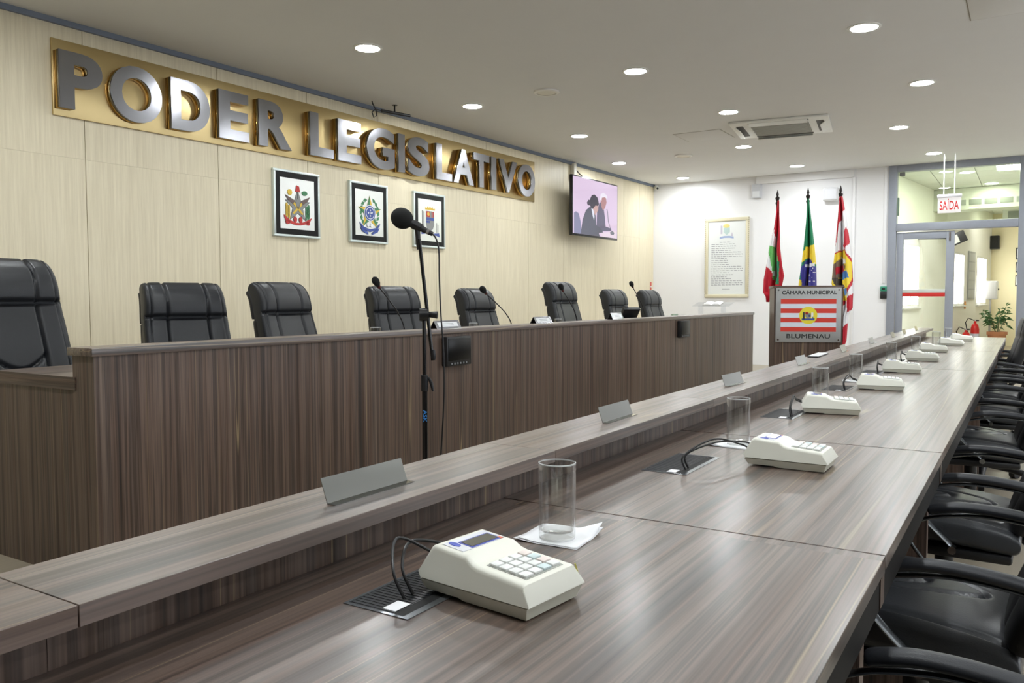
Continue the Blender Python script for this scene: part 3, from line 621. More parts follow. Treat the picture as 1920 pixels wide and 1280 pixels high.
# ------------------------------------------------------------------ flags
def inside(p, poly):
    x, y = p; c = False; n = len(poly)
    for i in range(n):
        x1, y1 = poly[i]; x2, y2 = poly[(i+1) % n]
        if (y1 > y) != (y2 > y) and x < (x2-x1)*(y-y1)/(y2-y1)+x1: c = not c
    return c
def lerp_at(pts, y):
    if y <= pts[0][1]: return pts[0][0]
    for (xa, ya), (xb, yb) in zip(pts, pts[1:]):
        if y <= yb: return xa+(xb-xa)*(y-ya)/(yb-ya) if yb > ya else xb
    return pts[-1][0]
def flag(label, x, y, pole_c, left, right, base, regions, ph):
    """cloth gathered along the pole; outline and print given on a sheet ruled in 1.7 mm units"""
    k, kz, z_ref = .00174, .001714, 2.69
    t = thing('flag', label, 'flag', (x, y, 0))
    MB().cyl((0, 0, .02), (0, 0, 2.32), .013, seg=14).build('pole', mat('dark_wood_pole', (70, 50, 44), .4), t)
    MB().lathe([(0, 0), (.14, 0), (.14, .03), (.04, .06), (.03, .12), (0, .12)]).build('foot', mat('dark_foot', (60, 46, 40), .5), t)
    MB().lathe([(0, 2.34), (.016, 2.34), (.024, 2.37), (.012, 2.385), (.022, 2.41), (.026, 2.43), (.01, 2.45), (.016, 2.47), (.004, 2.52), (0, 2.53)]).build('finial', mat('dark_metal_finial', (52, 46, 46), .35, .6), t, loc=(0, 0, -.04))
    NU, NV = 44, 150; c0 = left[0][1]; c1 = max(left[-1][1], right[-1][1])
    bm = bmesh.new(); vs = []; uvc = []
    for j in range(NV+1):
        cy = c0+(c1-c0)*j/NV; a, b_ = lerp_at(left, cy), lerp_at(right, cy); row = []; rc = []
        for i in range(NU+1):
            f = i/NU; cx = a+(b_-a)*f; amp = .012+.05*min(1, (b_-a)/110)
            yy = amp*math.sin(f*11+ph+j*.012)+amp*.5*math.sin(f*23+ph*2)-.03
            row.append(bm.verts.new(((cx-pole_c)*k, yy, z_ref-(cy+57)*kz))); rc.append((cx, cy))
        vs.append(row); uvc.append(rc)
    mats = [base]+[r[0] for r in regions if r[0] is not base]; mats = list(dict.fromkeys(mats))
    for j in range(NV):
        for i in range(NU):
            fc = bm.faces.new((vs[j][i], vs[j][i+1], vs[j+1][i+1], vs[j+1][i])); cc = ((uvc[j][i][0]+uvc[j+1][i+1][0])/2, (uvc[j][i][1]+uvc[j+1][i+1][1])/2)
            mi = 0
            for m, pg in regions:
                if inside(cc, pg): mi = mats.index(m)
            fc.material_index = mi
    me = bpy.data.meshes.new('cloth'); bm.to_mesh(me); bm.free()
    for m in mats: me.materials.append(m)
    for p in me.polygons: p.use_smooth = True
    o = link('cloth', me, t); md = o.modifiers.new('thickness', 'SOLIDIFY'); md.thickness = .003
    return t
f_red, f_wht, f_grn, f_yel, f_blu = (noisy('flag_red', (196, 30, 50), .7, .08), noisy('flag_white', (238, 236, 238), .7, .04), noisy('flag_green', (34, 134, 92), .7, .08), noisy('flag_yellow', (244, 214, 60), .7, .05), noisy('flag_blue', (70, 66, 150), .7, .06))
f_lime, f_brn, f_sky, f_drk = noisy('flag_light_green', (112, 190, 104), .7, .08), noisy('flag_brown', (128, 106, 92), .7, .15), noisy('flag_sky_blue', (80, 130, 190), .7, .08), noisy('flag_dark', (86, 78, 70), .7, .1)
YFL = 10.3
flag('red, white and green flag on a dark pole, leftmost behind the lectern', -2.63, YFL, 297, [(303, 140), (275, 330), (240, 455), (222, 575), (200, 700), (198, 790), (225, 820), (235, 860)], [(315, 140), (325, 330), (332, 480), (345, 600), (358, 675), (345, 735), (335, 800), (250, 860)], f_red,
     [(f_wht, [(275, 340), (285, 345), (302, 470), (270, 640), (218, 580), (238, 455)]), (f_lime, [(240, 455), (275, 462), (302, 480), (318, 570), (312, 735), (275, 735), (272, 610)]), (f_wht, [(272, 640), (305, 640), (303, 670), (274, 672)]), (f_red, [(270, 700), (300, 700), (300, 900), (270, 900)]), (f_grn, [(310, 570), (326, 570), (324, 735), (310, 735)])], .3)
flag('green, yellow and blue flag with white stars on a dark pole, middle of three', -2.27, YFL, 512, [(515, 140), (500, 330), (490, 450), (475, 600), (460, 735), (452, 900)], [(522, 140), (545, 330), (560, 460), (572, 600), (575, 735), (578, 900)], f_grn,
     [(f_yel, [(512, 475), (562, 460), (576, 590), (560, 600), (530, 545), (480, 590), (485, 525)]), (f_blu, [(530, 543), (560, 590), (580, 640), (582, 900), (480, 900), (483, 620)]), (f_wht, [(508, 595), (568, 588), (568, 612), (508, 618)]), (f_yel, [(468, 695), (486, 710), (486, 900), (462, 900)])]
     + [(f_wht, circle(x, z, 4.2, None, 8)) for x, z in ((552, 640), (566, 655), (540, 672), (556, 690), (520, 715), (543, 715), (565, 715), (530, 690), (560, 625))], 1.1)
flag('red and white striped flag with yellow disc on a dark pole, rightmost', -1.90, YFL, 725, [(722, 140), (708, 370), (700, 520), (690, 640), (685, 735), (735, 850), (740, 1060), (745, 1165)], [(738, 140), (770, 330), (785, 450), (800, 570), (805, 650), (812, 800), (812, 900), (787, 960), (780, 1130), (765, 1165)], f_wht,
     [(f_red, [(718, 130), (742, 130), (752, 230), (724, 330), (706, 470), (698, 500), (704, 370)]), (f_red, [(765, 345), (790, 440), (768, 495), (752, 482)]), (f_red, [(696, 524), (765, 496), (806, 590), (812, 700), (786, 800), (760, 510), (700, 535)]), (f_yel, [(700, 530), (762, 505), (798, 590), (803, 690), (780, 790), (782, 850), (735, 850), (684, 735), (690, 610)]),
      (f_brn, [(694, 600), (740, 560), (772, 620), (745, 690), (690, 700)]), (f_red, [(705, 625), (755, 605), (762, 650), (712, 672)]), (f_wht, [(730, 550), (770, 570), (775, 600), (750, 600)]), (f_sky, [(735, 660), (780, 640), (790, 690), (738, 716)]), (f_drk, [(686, 690), (740, 700), (770, 760), (748, 765), (700, 740)]), (f_sky, [(760, 770), (782, 760), (780, 810), (764, 820)]),
      (f_red, [(735, 850), (782, 850), (740, 905)]), (f_red, [(782, 830), (815, 795), (815, 905), (784, 930)]), (f_red, [(738, 1070), (785, 1000), (785, 1180), (738, 1180)])], 2.2)

# ------------------------------------------------------------------ lectern with steel plate
t = thing('lectern', 'brown laminate lectern with a steel city council plate, before three flags', 'lectern', (-2.03, 9.15, 0), R(20))
LW, LD, LH = .342, .25, 1.295
MB().box(-LW, LW, -LD, -LD+.02, 0, LH-.025).build('front_panel', W_Z, t)
for x in (-LW, LW-.02): MB().box(x, x+.02, -LD+.02, LD, 0, LH-.025).build('side_panel', W_Z, t)
MB().box(-LW-.01, LW+.01, -LD-.005, LD+.02, LH-.025, LH, .002).build('top', W_X, t)
MB().box(-LW+.02, LW-.02, -LD+.02, LD, .6, .62).build('shelf', W_X, t)
pz0, pz1, px_ = .705, 1.275, .325; pl = MB().box(-px_, px_, -LD-.012, -LD, pz0, pz1).build('steel_plate', M_STEELX, t)
yy = LD+.012
for i in range(7): flat('stripe', rect(-.275, .275, .815+i*.0485, .815+(i+1)*.0485), mat('stripe_red', (216, 66, 52), .4) if i % 2 == 0 else mat('stripe_white', (222, 230, 240), .4), t, yy, .001)
flat('yellow_disc', circle(0, .985, .09), mat('disc_yellow', (238, 222, 60), .4), t, yy+.001, .001)
for pg, m in ((rect(-.055, -.035, .945, 1.02), c_drk), ([(-.03, 1.01), (.025, 1.01), (.025, .975), (0, .945), (-.03, .975)], c_gry), (rect(-.03, 0, .995, 1.02), c_red), (rect(0, .025, .97, .992), c_blu), (rect(.03, .05, .95, 1.015), c_wht), ([(-.065, .935), (.06, .935), (.065, .955), (-.065, .955)], c_blu), ([(.035, .955), (.045, .975), (.055, .955)], c_grn)): flat('crest_detail', pg, m, t, yy+.002, .0006)
m_let = mat('engraved_black', (52, 54, 54), .5)
link('lettering', text_mesh('lettering', 'C\u00c2MARA MUNICIPAL', m_let, (-.265, .275, 1.205, 1.252), yy, .002, .0, .0035), t)
link('lettering', text_mesh('lettering', 'BLUMENAU', m_let, (-.215, .215, .745, .79), yy, .002, .0, .003), t)
for x in (-.3, .3):
    for z in (.73, 1.25): MB().cyl((x, -yy, z), (x, -yy-.006, z), .009, seg=12).build('screw', M_CHROME, t)

# ------------------------------------------------------------------ raised council bench
BX, BY0, BY1 = -3.18, 1.893, 11.27
t = thing('council_bench', 'long brown laminate council bench with raised front cap before the panelled wall', 'bench', (BX, BY0, 0))
L = BY1-BY0
MB().box(-.02, 0, .02, L-.02, 0, .94).build('front_panel', W_Z, t)
MB().box(-.15, -.0005, 0, .02, .0, .94).build('corner_panel', W_Z, t); MB().box(-.15, 0, L-.02, L, 0, .94).build('end_panel', W_Z, t)
MB().box(-.15, -.13, .02, L-.02, .85, .94).build('riser', W_Z, t)
MB().box(-.168, .012, -.012, L+.012, .94, .973, .0015).build('cap', W_Y, t)
MB().box(-.78, -.13, .0, L-.02, .822, .85, .001).build('desk_top', W_Y, t)
MB().box(-.83, -.13, -.004, .0, .796, .85).build('desk_edge', wood('x'), t)
MB().box(-.83, -.15, .004, .022, 0, .82).build('side_panel', W_Z, t)
def mini_monitor(y, z, w, h, label):
    t = thing('small_monitor', label, 'monitor', (BX+.001, y, z), R(90))
    MB().box(-w, w, -.045, 0, -h, h, .006).build('casing', M_BLACK, t)
    MB().box(-w+.012, w-.012, -.048, -.043, -h+.035, h-.01, .002).build('screen', mat('dark_screen', (12, 13, 13), .3, 0, .3), t)
    for i in range(6): MB().box(-w*.7+i*w*.24, -w*.7+i*w*.24+.012, -.05, -.044, -h+.01, -h+.022, .002).build('button', mat('button_grey', (130, 132, 134), .4), t)
mini_monitor(4.345, .828, .135, .095, 'small black monitor on the bench front beside the microphone stand')
mini_monitor(8.53, .835, .14, .09, 'small black monitor on the bench front near its far end')

# ------------------------------------------------------------------ drinking glasses and other table ware
def glass_mesh(r=.0335, h=.135):
    me = MB().lathe([(0, 0), (r*.94, 0), (r*.97, .004), (r, h-.002), (r, h), (r-.0018, h+.0005), (r-.0018, h-.002), (r*.97-.003, .014), (r*.5, .0115), (0, .011)], 36).mesh('drinking_glass', glass_mat(), 50)
    rim = mat('glass_rim_glint', (240, 244, 244), .08); rim.node_tree.nodes['Principled BSDF'].inputs['Alpha'].default_value = .55; me.materials.append(rim)  # bright refraction at rim and foot painted as a whitish half-clear colour
    for p in me.polygons:
        if p.center.z > h-.0025 or (p.center.z < .0035 and p.center.xy.length > r*.8): p.material_index = 1
    return me
GM = glass_mesh()
def glass(x, y, z, label, group): o = link('drinking_glass', GM, None, (x, y, z)); tag(o, label, 'glass', group); return o
for i, (y, lab) in enumerate(((4.0, 'clear drinking glass on the council bench left of the microphone stand'), (5.10, 'clear drinking glass on the council bench right of the microphone stand'), (6.43, 'clear drinking glass on the bench before the fifth executive chair'))):
    glass(-3.55, y, .851, lab, 'glasses on the council bench')
o = link('drinking_glass', glass_mesh(.04, .13), None, (-3.55, 9.28, .851)); tag(o, 'cloudy greenish glass near the far end of the council bench', 'glass', 'glasses on the council bench')
o.data.materials.clear(); mg = mat('frosted_green_glass', (214, 228, 214), .35); mg.node_tree.nodes['Principled BSDF'].inputs['Transmission Weight'].default_value = .6; o.data.materials.append(mg)
def tent_plate(x, y, z, w, label, rz=0, group=None, tall=.075):
    t = thing('name_plate', label, 'name plate', (x, y, z), rz, group)
    b = MB().prism([(-.03, .0), (0, tall), (.002, tall), (.03, 0), (.028, 0), (.001, tall-.003), (-.028, 0)], -w/2, w/2, 'y'); b.build('plate', M_STEEL, t)
    return t
for (y, w, lab, tl) in ((4.36, .27, 'pale name plate on the bench cap just right of the microphone stand', .052), (5.62, .26, 'pale name plate on the bench cap before the fifth executive chair', .052), (7.0, .24, 'pale name plate on the bench cap beside the desk telephone', .06)):
    q = tent_plate(-3.255, y, .9735, w, lab, 0, 'name plates on the council bench', tl)
    bb = MB().box(.0, .0006, -w*.4, w*.4, -.017, .017); bb.xf(Matrix.Translation((.0165, 0, tl*.5)) @ Matrix.Rotation(-math.atan2(.03, tl), 4, 'Y')); bb.build('paper_card', mat('card_white', (236, 238, 240), .6), q)
    for dz in (-.006, .006):
        bb = MB().box(.0006, .0009, -w*.22, w*.22, dz-.0016, dz+.0016); bb.xf(Matrix.Translation((.0165, 0, tl*.5)) @ Matrix.Rotation(-math.atan2(.03, tl), 4, 'Y')); bb.build('printed_line', mat('grey_ink'), q)
def gooseneck(y0, z0, y1, z1, x0, x1, label):
    t = thing('gooseneck_microphone', label, 'microphone', (x1, y1, .851), 0, 'gooseneck microphones on the bench')
    MB().box(-.05, .05, -.04, .04, 0, .025, .006).build('base', M_BLACK, t)
    dy, dz, dx = y0-y1, z0-.851, x0-x1
    pts = [(0, 0, .02), (dx*.05, dy*.05, dz*.3), (dx*.25, dy*.25, dz*.52), (dx*.6, dy*.62, dz*.76), (dx*.9, dy*.92, dz*.93)]
    sm = []
    for i in range(25):
        f = i/24*4; k = min(3, int(f)); u = f-k; P = [Vector(p) for p in pts]; p0, p1, p2, p3 = P[max(k-1, 0)], P[k], P[k+1], P[min(k+2, 4)]
        sm.append(.5*((2*p1)+(p2-p0)*u+(2*p0-5*p1+4*p2-p3)*u*u+(3*p1-p0-3*p2+p3)*u**3))
    MB().tube(sm, .0045, 8).build('stem', M_BLACK, t)
    d = Vector((dx, dy, dz))-sm[-2]; d.normalize(); e = sm[-1]
    MB().cyl(e, e+d*.018, .012, seg=14).build('ring', mat('dark_red_ring', (96, 32, 30), .4), t)
    MB().tube([e+d*.015, e+d*.03, e+d*.055, e+d*.075, e+d*.085], [.012, .02, .025, .02, .008], 14).build('windscreen', noisy('foam_black', (22, 22, 22), .95, .2, (200, 200, 200)), t)
gooseneck(4.02, 1.27, 4.30, .98, -3.55, -3.55, 'thin gooseneck microphone before the fourth executive chair from the left')
gooseneck(5.24, 1.235, 5.66, .98, -3.55, -3.55, 'thin gooseneck microphone leaning right of the fifth executive chair')
gooseneck(6.49, 1.265, 6.80, .98, -3.55, -3.55, 'thin gooseneck microphone crossing the tallest far executive chair')
gooseneck(8.03, 1.315, 8.40, .98, -3.55, -3.55, 'thin gooseneck microphone between the two farthest executive chairs')
t = thing('desk_telephone', 'black desk telephone standing on the council bench before the far chairs', 'telephone', (-3.6, 8.1, .851), R(-35))
b = MB().box(-.09, .09, -.1, .1, 0, .04, .008); b.xf(Matrix.Translation((0, 0, .13)) @ Matrix.Rotation(R(-50), 4, 'Y')); b.build('body', M_BLACK, t)
MB().box(-.06, .06, -.1, .1, 0, .09, .006).build('foot', M_BLACK, t)
b = MB().box(-.09, .09, -.03, .02, .04, .075, .012); b.xf(Matrix.Translation((0, -.05, .13)) @ Matrix.Rotation(R(-50), 4, 'Y')); b.build('handset', M_BLACK, t)
b = MB().box(.02, .08, .0, .09, .04, .046, .003); b.xf(Matrix.Translation((0, 0, .13)) @ Matrix.Rotation(R(-50), 4, 'Y')); b.build('display', mat('phone_display', (150, 156, 150), .2), t)

# ------------------------------------------------------------------ microphone on a stand
t = thing('microphone_stand', 'black boom microphone stand with blue brand mark before the bench', 'stand', (-2.235, 2.835, 0))
for k in range(3):
    a = R(100+120*k); MB().tube([(0, 0, .16), (math.cos(a)*.16, math.sin(a)*.16, .07), (math.cos(a)*.3, math.sin(a)*.3, .012)], .009, 10).build('leg', M_BLACK, t)
MB().cyl((0, 0, .08), (0, 0, .80), .0115).build('lower_tube', mat('gloss_black_tube', (14, 14, 15), .25), t)
MB().cyl((0, 0, .80), (0, 0, 1.09), .0085).build('upper_tube', mat('gloss_black_tube'), t)
MB().cyl((0, 0, .765), (0, 0, .835), .016).build('clutch', M_BLACK, t)
MB().tube([(.014, .01, .825), (.028, .012, .80), (.036, .014, .765)], [.006, .008, .006], 8).build('lever', M_BLACK, t)
MB().cyl((-.016, -.012, 1.10), (.016, .012, 1.10), .028, seg=20).build('joint', M_BLACK, t)
MB().cyl((.016, .013, 1.10), (.05, .03, 1.098), .012, .016).build('wing_knob', M_BLACK, t)
MB().tube([(.032, .018, .90), (-.032, .01, 1.43)], .008, 12).build('boom', mat('gloss_black_tube'), t)
MB().tube([(.032, .018, .945), (.036, .018, .915), (.038, .018, .90)], [.011, .012, .007], 12).build('end_cap', M_BLACK, t)
m_ask = mat('brand_blue', (60, 140, 220), .4)
me = text_mesh('brand_mark', 'ASK', m_ask, (-.027, .027, -.0085, .0085), 0, .001, .01)
link('brand_mark', me, t, (.0075, -.0085, .655), (R(0), R(90), R(32)))
t = thing('microphone', 'black microphone with foam windscreen clipped on the boom stand', 'microphone', (-2.27, 2.845, 1.455))
A = Vector((-.065, -.033, .066)); B = Vector((.028, .022, .01)); d = (B-A).normalized()
MB().sphere((0, 0, 0), .046, 1, 1, 1.1, 28, 18).build('windscreen', noisy('foam_black'), t, loc=tuple(A), rot=tuple(d.to_track_quat('Z', 'Y').to_euler()))
MB().tube([A+d*.03, A+d*.06, B], [.02, .018, .012], 16).build('body', noisy('mic_body', (34, 36, 37), .5, .05), t)
MB().tube([A+d*.055, A+d*.095], [.0205, .0195], 16).build('clip', M_BLACK, t)
cm = A+d*.075
MB().tube([cm, cm+Vector((.002, .0, -.03)), (-.001, .004, -.07)], [.012, .012, .01], 12).build('clip_stem', M_BLACK, t)
MB().tube([B-d*.006, B+d*.012], [.0115, .0115], 14).build('plug_ring', M_CHROME, t); MB().tube([B+d*.012, B+d*.03], [.0115, .009], 14).build('plug', M_BLACK, t)
e = B+d*.03
pts = [e, e+Vector((.012, .008, -.02)), e+Vector((.022, .014, -.07)), e+Vector((.024, .014, -.2)), e+Vector((.03, .015, -.35)), e+Vector((.042, .016, -.5)), e+Vector((.044, .016, -.7)), e+Vector((.034, .012, -.9)), e+Vector((.026, .0, -1.1)), e+Vector((.03, -.01, -1.35)), (e.x+.08, e.y-.05, .006-1.455), (e.x+.4, e.y+.1, .006-1.455)]
sm = []
P = [Vector(p) for p in pts]
for i in range(len(P)-1):
    p0, p1, p2, p3 = P[max(i-1, 0)], P[i], P[i+1], P[min(i+2, len(P)-1)]
    for q in range(5):
        u = q/5; sm.append(.5*((2*p1)+(p2-p0)*u+(2*p0-5*p1+4*p2-p3)*u*u+(3*p1-p0-3*p2+p3)*u**3))
MB().tube(sm, .0036, 8).build('cable', M_BLACK, t)

# ------------------------------------------------------------------ chairs
def pad(width, centre, thick, seams, nu=40, nv=64, eu=9, ev=12, bulge=None):
    """upholstered slab: width(v), centre(v)->(x,z,angle), thick(v), seams(a,v)->groove depth; front faces +x"""
    bm = bmesh.new(); F = []; Bk = []
    for j in range(nv+1):
        s = 2*j/nv-1; v = (math.copysign(1-(1-abs(s))**1.6, s)+1)/2
        x, z, an = centre(v); n = Vector((math.cos(an), 0, math.sin(an))); rf = []; rb = []
        evv = max(0.0, 1-abs(2*v-1)**ev)**(1/ev*2.2)
        for i in range(nu+1):
            q = 2*i/nu-1; u = math.copysign(1-(1-abs(q))**1.6, q)
            e = max(0.0, 1-abs(u)**eu)**(1/eu*2.2)*evv
            a = u*width(v)/2; th = thick(v)/2
            d = (th+(bulge(u, v) if bulge else 0))*e - seams(a, v)*min(1, e*1.5)
            rf.append(bm.verts.new(Vector((x, a, z))+n*d)); rb.append(bm.verts.new(Vector((x, a, z))-n*th*e))
        F.append(rf); Bk.append(rb)
    for j in range(nv):
        for i in range(nu):
            bm.faces.new((F[j][i], F[j][i+1], F[j+1][i+1], F[j+1][i])); bm.faces.new((Bk[j][i], Bk[j+1][i], Bk[j+1][i+1], Bk[j][i+1]))
    bmesh.ops.remove_doubles(bm, verts=bm.verts, dist=1e-4)
    return bm
def pad_obj(name, bm, m, parent, smooth=60):
    b = MB(); b.bm.free(); b.bm = bm; return b.build(name, m, parent, smooth)
def groove(d, w=.0075, depth=.016): return depth*math.exp(-(d/w)**2)
def chair_base(t, seat_z):
    MB().cyl((0, 0, .1), (0, 0, seat_z-.06), .028).build('column', M_BLACK, t)
    for k in range(5):
        a = R(18+72*k); MB().tube([(0, 0, .13), (math.cos(a)*.15, math.sin(a)*.15, .11), (math.cos(a)*.29, math.sin(a)*.29, .075)], [.03, .024, .017], 10).build('leg', M_BLACK, t)
        MB().cyl((math.cos(a)*.29-math.sin(a)*.02, math.sin(a)*.29+math.cos(a)*.02, .03), (math.cos(a)*.29+math.sin(a)*.02, math.sin(a)*.29-math.cos(a)*.02, .03), .0299, seg=16).build('caster', M_BLACK, t)
    MB().box(-.12, .12, -.12, .12, seat_z-.07, seat_z-.04, .01).build('seat_mechanism', M_BLACK, t)
def exec_chair(label, top=1.24):
    t = thing('executive_chair', label, 'chair', (0, 0, 0), 0, 'executive chairs behind the council bench')
    z0 = .50; H = top-z0
    def centre(v):
        n = 24; x = -.2; z = z0; th = 0
        for k in range(n):
            f = (k+.5)/n
            if f > v: break
            th = R(13)+R(42)*max(0, (f-.80)/.2)**1.5
            x -= math.sin(th)*H*1.06/n; z += math.cos(th)*H*1.06/n
        fr = v*n-int(v*n)
        th2 = R(13)+R(42)*max(0, (v-.80)/.2)**1.5
        k = min(n-1, int(v*n)); 
        # partial step for a smooth centre line
        xs, zs = -.2, z0
        for i in range(k):
            f = (i+.5)/n; a = R(13)+R(42)*max(0, (f-.80)/.2)**1.5
            xs -= math.sin(a)*H*1.06/n; zs += math.cos(a)*H*1.06/n
        a = R(13)+R(42)*max(0, ((k+.5)/n-.80)/.2)**1.5; fr = v*n-k
        return xs-math.sin(a)*H*1.06/n*fr, zs+math.cos(a)*H*1.06/n*fr, th2
    w = lambda v: .55-.06*v+.02*math.sin(math.pi*v)
    def seams(a, v):
        g = 0; av = abs(a); sv = .135-.012*v; h = v*H
        g += groove(av-sv); g += groove((v-.72)*H)*(1 if av < .3 else 0); g += groove(av-(w(v)/2-.035), .005, .008)
        if av < sv and v < .6:
            g += groove((v-(.42-.13*math.cos(av/sv*1.3)))*H*.8); g += groove((v-(.30-.17*math.cos(av/sv*1.3)))*H*.8)
        return g
    bulge = lambda u, v: .018*max(0, 1-((v-.84)/.13)**2)+.012*max(0, 1-((v-.35)/.3)**2)-.012*(1-u*u)*(v < .7)
    pad_obj('backrest', pad(w, centre, lambda v: .12, seams, 90, 130, bulge=bulge), M_LEATHER, t)
    # thicker shell wrapping the headrest at the rear
    c2 = lambda v: (lambda q: (q[0]-.045*math.cos(q[2]), q[1]-.045*math.sin(q[2]), q[2]))(centre(.69+.30*v))
    pad_obj('headrest_shell', pad(lambda v: w(.69+.3*v)+.004, c2, lambda v: .05, lambda a, v: 0, 20, 24), M_LEATHER2, t)
    c3 = lambda v: (lambda q: (q[0]-.03*math.cos(q[2]), q[1]-.03*math.sin(q[2]), q[2]))(centre(.02+.66*v))
    pad_obj('rear_shell', pad(lambda v: w(.02+.66*v)+.006, c3, lambda v: .07, lambda a, v: 0, 20, 24), M_LEATHER2, t)
    for sd in (-1, 1):
        MB().tube([tuple(Vector((c[0]+.03*math.cos(c[2]), sd*(w(v)/2-.006), c[1]+.03*math.sin(c[2])))) for v in [i/30*.93+.02 for i in range(31)] for c in [centre(v)]], .0055, 8).build('piping', M_LEATHER2, t)
    MB().box(-.25, .27, -.26, .26, .43, .53, .035, 4).build('seat', M_LEATHER, t)
    for sd in (-1, 1):
        MB().tube([(-.26, sd*.27, .45), (-.24, sd*.29, .60), (-.16, sd*.295, .67), (.05, sd*.295, .675), (.16, sd*.29, .64), (.17, sd*.28, .5), (.1, sd*.265, .45)], .016, 10, flat=(.7, 1.5)).build('armrest', M_BLACK, t)
    chair_base(t, .5)
    return t
ec = exec_chair('large black leather executive chair at the open left end of the bench', 1.24)
spots = [(-4.5, 2.24, 3, 1.09, None),
         (-4.5, 3.30, -16, 1.0, 'black leather executive chair facing the viewer, second from the left'),
         (-4.5, 4.13, 6, 1.012, 'black leather executive chair turned in profile, third from the left'),
         (-4.5, 5.35, -10, 1.0, 'black leather executive chair behind the microphone stand, fourth from the left'),
         (-4.5, 6.58, 0, .995, 'black leather executive chair right of the microphone stand, fifth from the left'),
         (-4.5, 8.33, -2, 1.065, 'tallest of the far black executive chairs, sixth from the left'),
         (-4.5, 9.75, -3, 1.008, 'black leather executive chair behind the telephone, second from the right'),
         (-4.5, 10.92, -3, 1.008, 'black leather executive chair farthest right behind the bench')]
for i, (x, y, a, s, lab) in enumerate(spots):
    q = ec if i == 0 else dup(ec, label=lab)
    q.location = (x+.3*math.cos(R(a)), y+.3*math.sin(R(a)), 0); q.rotation_euler = (0, 0, R(a)); q.scale = (s, s, s)

# ------------------------------------------------------------------ long council table
TX0, TX1, TZ = -.968, -.19, .74; TY0, TY1 = -.45, 10.17
t = thing('council_table', 'long brown laminate council table with raised rear shelf running to the glass door', 'table', (-.58, 0, 0))
ox = .58
cuts = [(TY0, 1.440), (1.476, 2.526), (2.548, 5.508), (5.520, 7.528), (7.538, 8.658), (8.668, TY1)]
for a, b_ in cuts: MB().box(-.95+ox, TX1+ox, a, b_, TZ-.025, TZ, .0008, 1).build('table_top', W_Y, t)
for (a, b_) in zip([c[1] for c in cuts[:-1]], [c[0] for c in cuts[1:]]): MB().box(-.95+ox, TX1+ox-.001, a+.0018, b_-.0018, TZ-.03, TZ-.001).build('joint_strip', W_Y, t)
def leg_panel(y0, y1):
    MB().prism([(-.93+ox, 0), (-.93+ox, TZ-.03), (TX1+ox-.002, TZ-.03), (TX1+ox-.002, .66), (TX1+ox-.032, .60), (TX1+ox-.032, 0)], y0, y1).build('leg_panel', wood('z'), t, smooth=0)
for (a, b_) in ((1.438, 1.478), (2.518, 2.556), (5.496, 5.532), (7.516, 7.55), (8.646, 8.68), (TY1-.03, TY1), (.38, .416), (TY0, TY0+.02)): leg_panel(a, b_)
lg = [.416, 1.438, 1.478, 2.518, 2.556, 5.496, 5.532, 7.516, 7.55, 8.646, 8.68, TY1-.03]
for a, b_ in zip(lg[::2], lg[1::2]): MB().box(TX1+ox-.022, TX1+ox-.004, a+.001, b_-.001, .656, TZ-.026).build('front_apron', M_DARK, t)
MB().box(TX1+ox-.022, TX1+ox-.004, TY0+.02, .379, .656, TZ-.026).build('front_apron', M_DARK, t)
n = 10; yb = [TY0]+[.5+1.085*i for i in range(9)]+[TY1]
for a, b_ in zip(yb, yb[1:]):
    MB().box(-1.068+ox, -.882+ox, a+.0006, b_-.0006, .806, .832, .0008, 1).build('shelf_board', W_Y, t)
    MB().box(-.968+ox, -.95+ox, a+.0004, b_-.0004, .0, .806).build('riser_panel', W_Z, t)

# cable boxes let into the table top
def cable_box(y, label):
    t = thing('cable_box', label, 'cable box', (-.752, y, TZ), 0, 'cable boxes in the council table')
    b = MB()
    for q in ((-.057, .060, -.131, -.125), (-.057, .060, .125, .131), (-.057, -.052, -.125, .125), (.048, .060, -.125, .125)): b.box(q[0], q[1], q[2], q[3], .0001, .0012)
    b.build('frame', mat('anodised_frame', (140, 144, 150), .22, .8), t)
    lid = MB().box(-.052, .030, -.125, .125, .0001, .0007).build('lid', mat('lid_black', (26, 27, 30), .35), t)
    b = MB()
    for i in range(30): b.box(-.05, .028, -.121+i*.0082, -.121+i*.0082+.004, .0006, .0014)
    o = b.build('rib', mat('lid_rib', (46, 48, 52), .35, .2), lid, smooth=0); o['kind'] = 'stuff'
    MB().box(.030, .048, -.125, .125, .0001, .0004).build('brush_slot', mat('slot_black', (10, 10, 11), .7), t)
    MB().box(.005, .028, -.118, -.085, .0014, .0018).build('sticker', M_PAPER, t)
    return t
cb = None
for i, y in enumerate((.968, 2.024, 3.10, 4.12, 5.12, 6.14, 7.16, 8.2)):
    lab = ['nearest black cable box in the table top, before the closest keypad', 'second ribbed cable box from the viewer, beside the second keypad'][i] if i < 2 else ORD[i]+' cable box from the viewer along the council table'
    if cb is None: cb = cable_box(y, lab)
    else: dup(cb, (-.752, y, TZ), 0, lab)

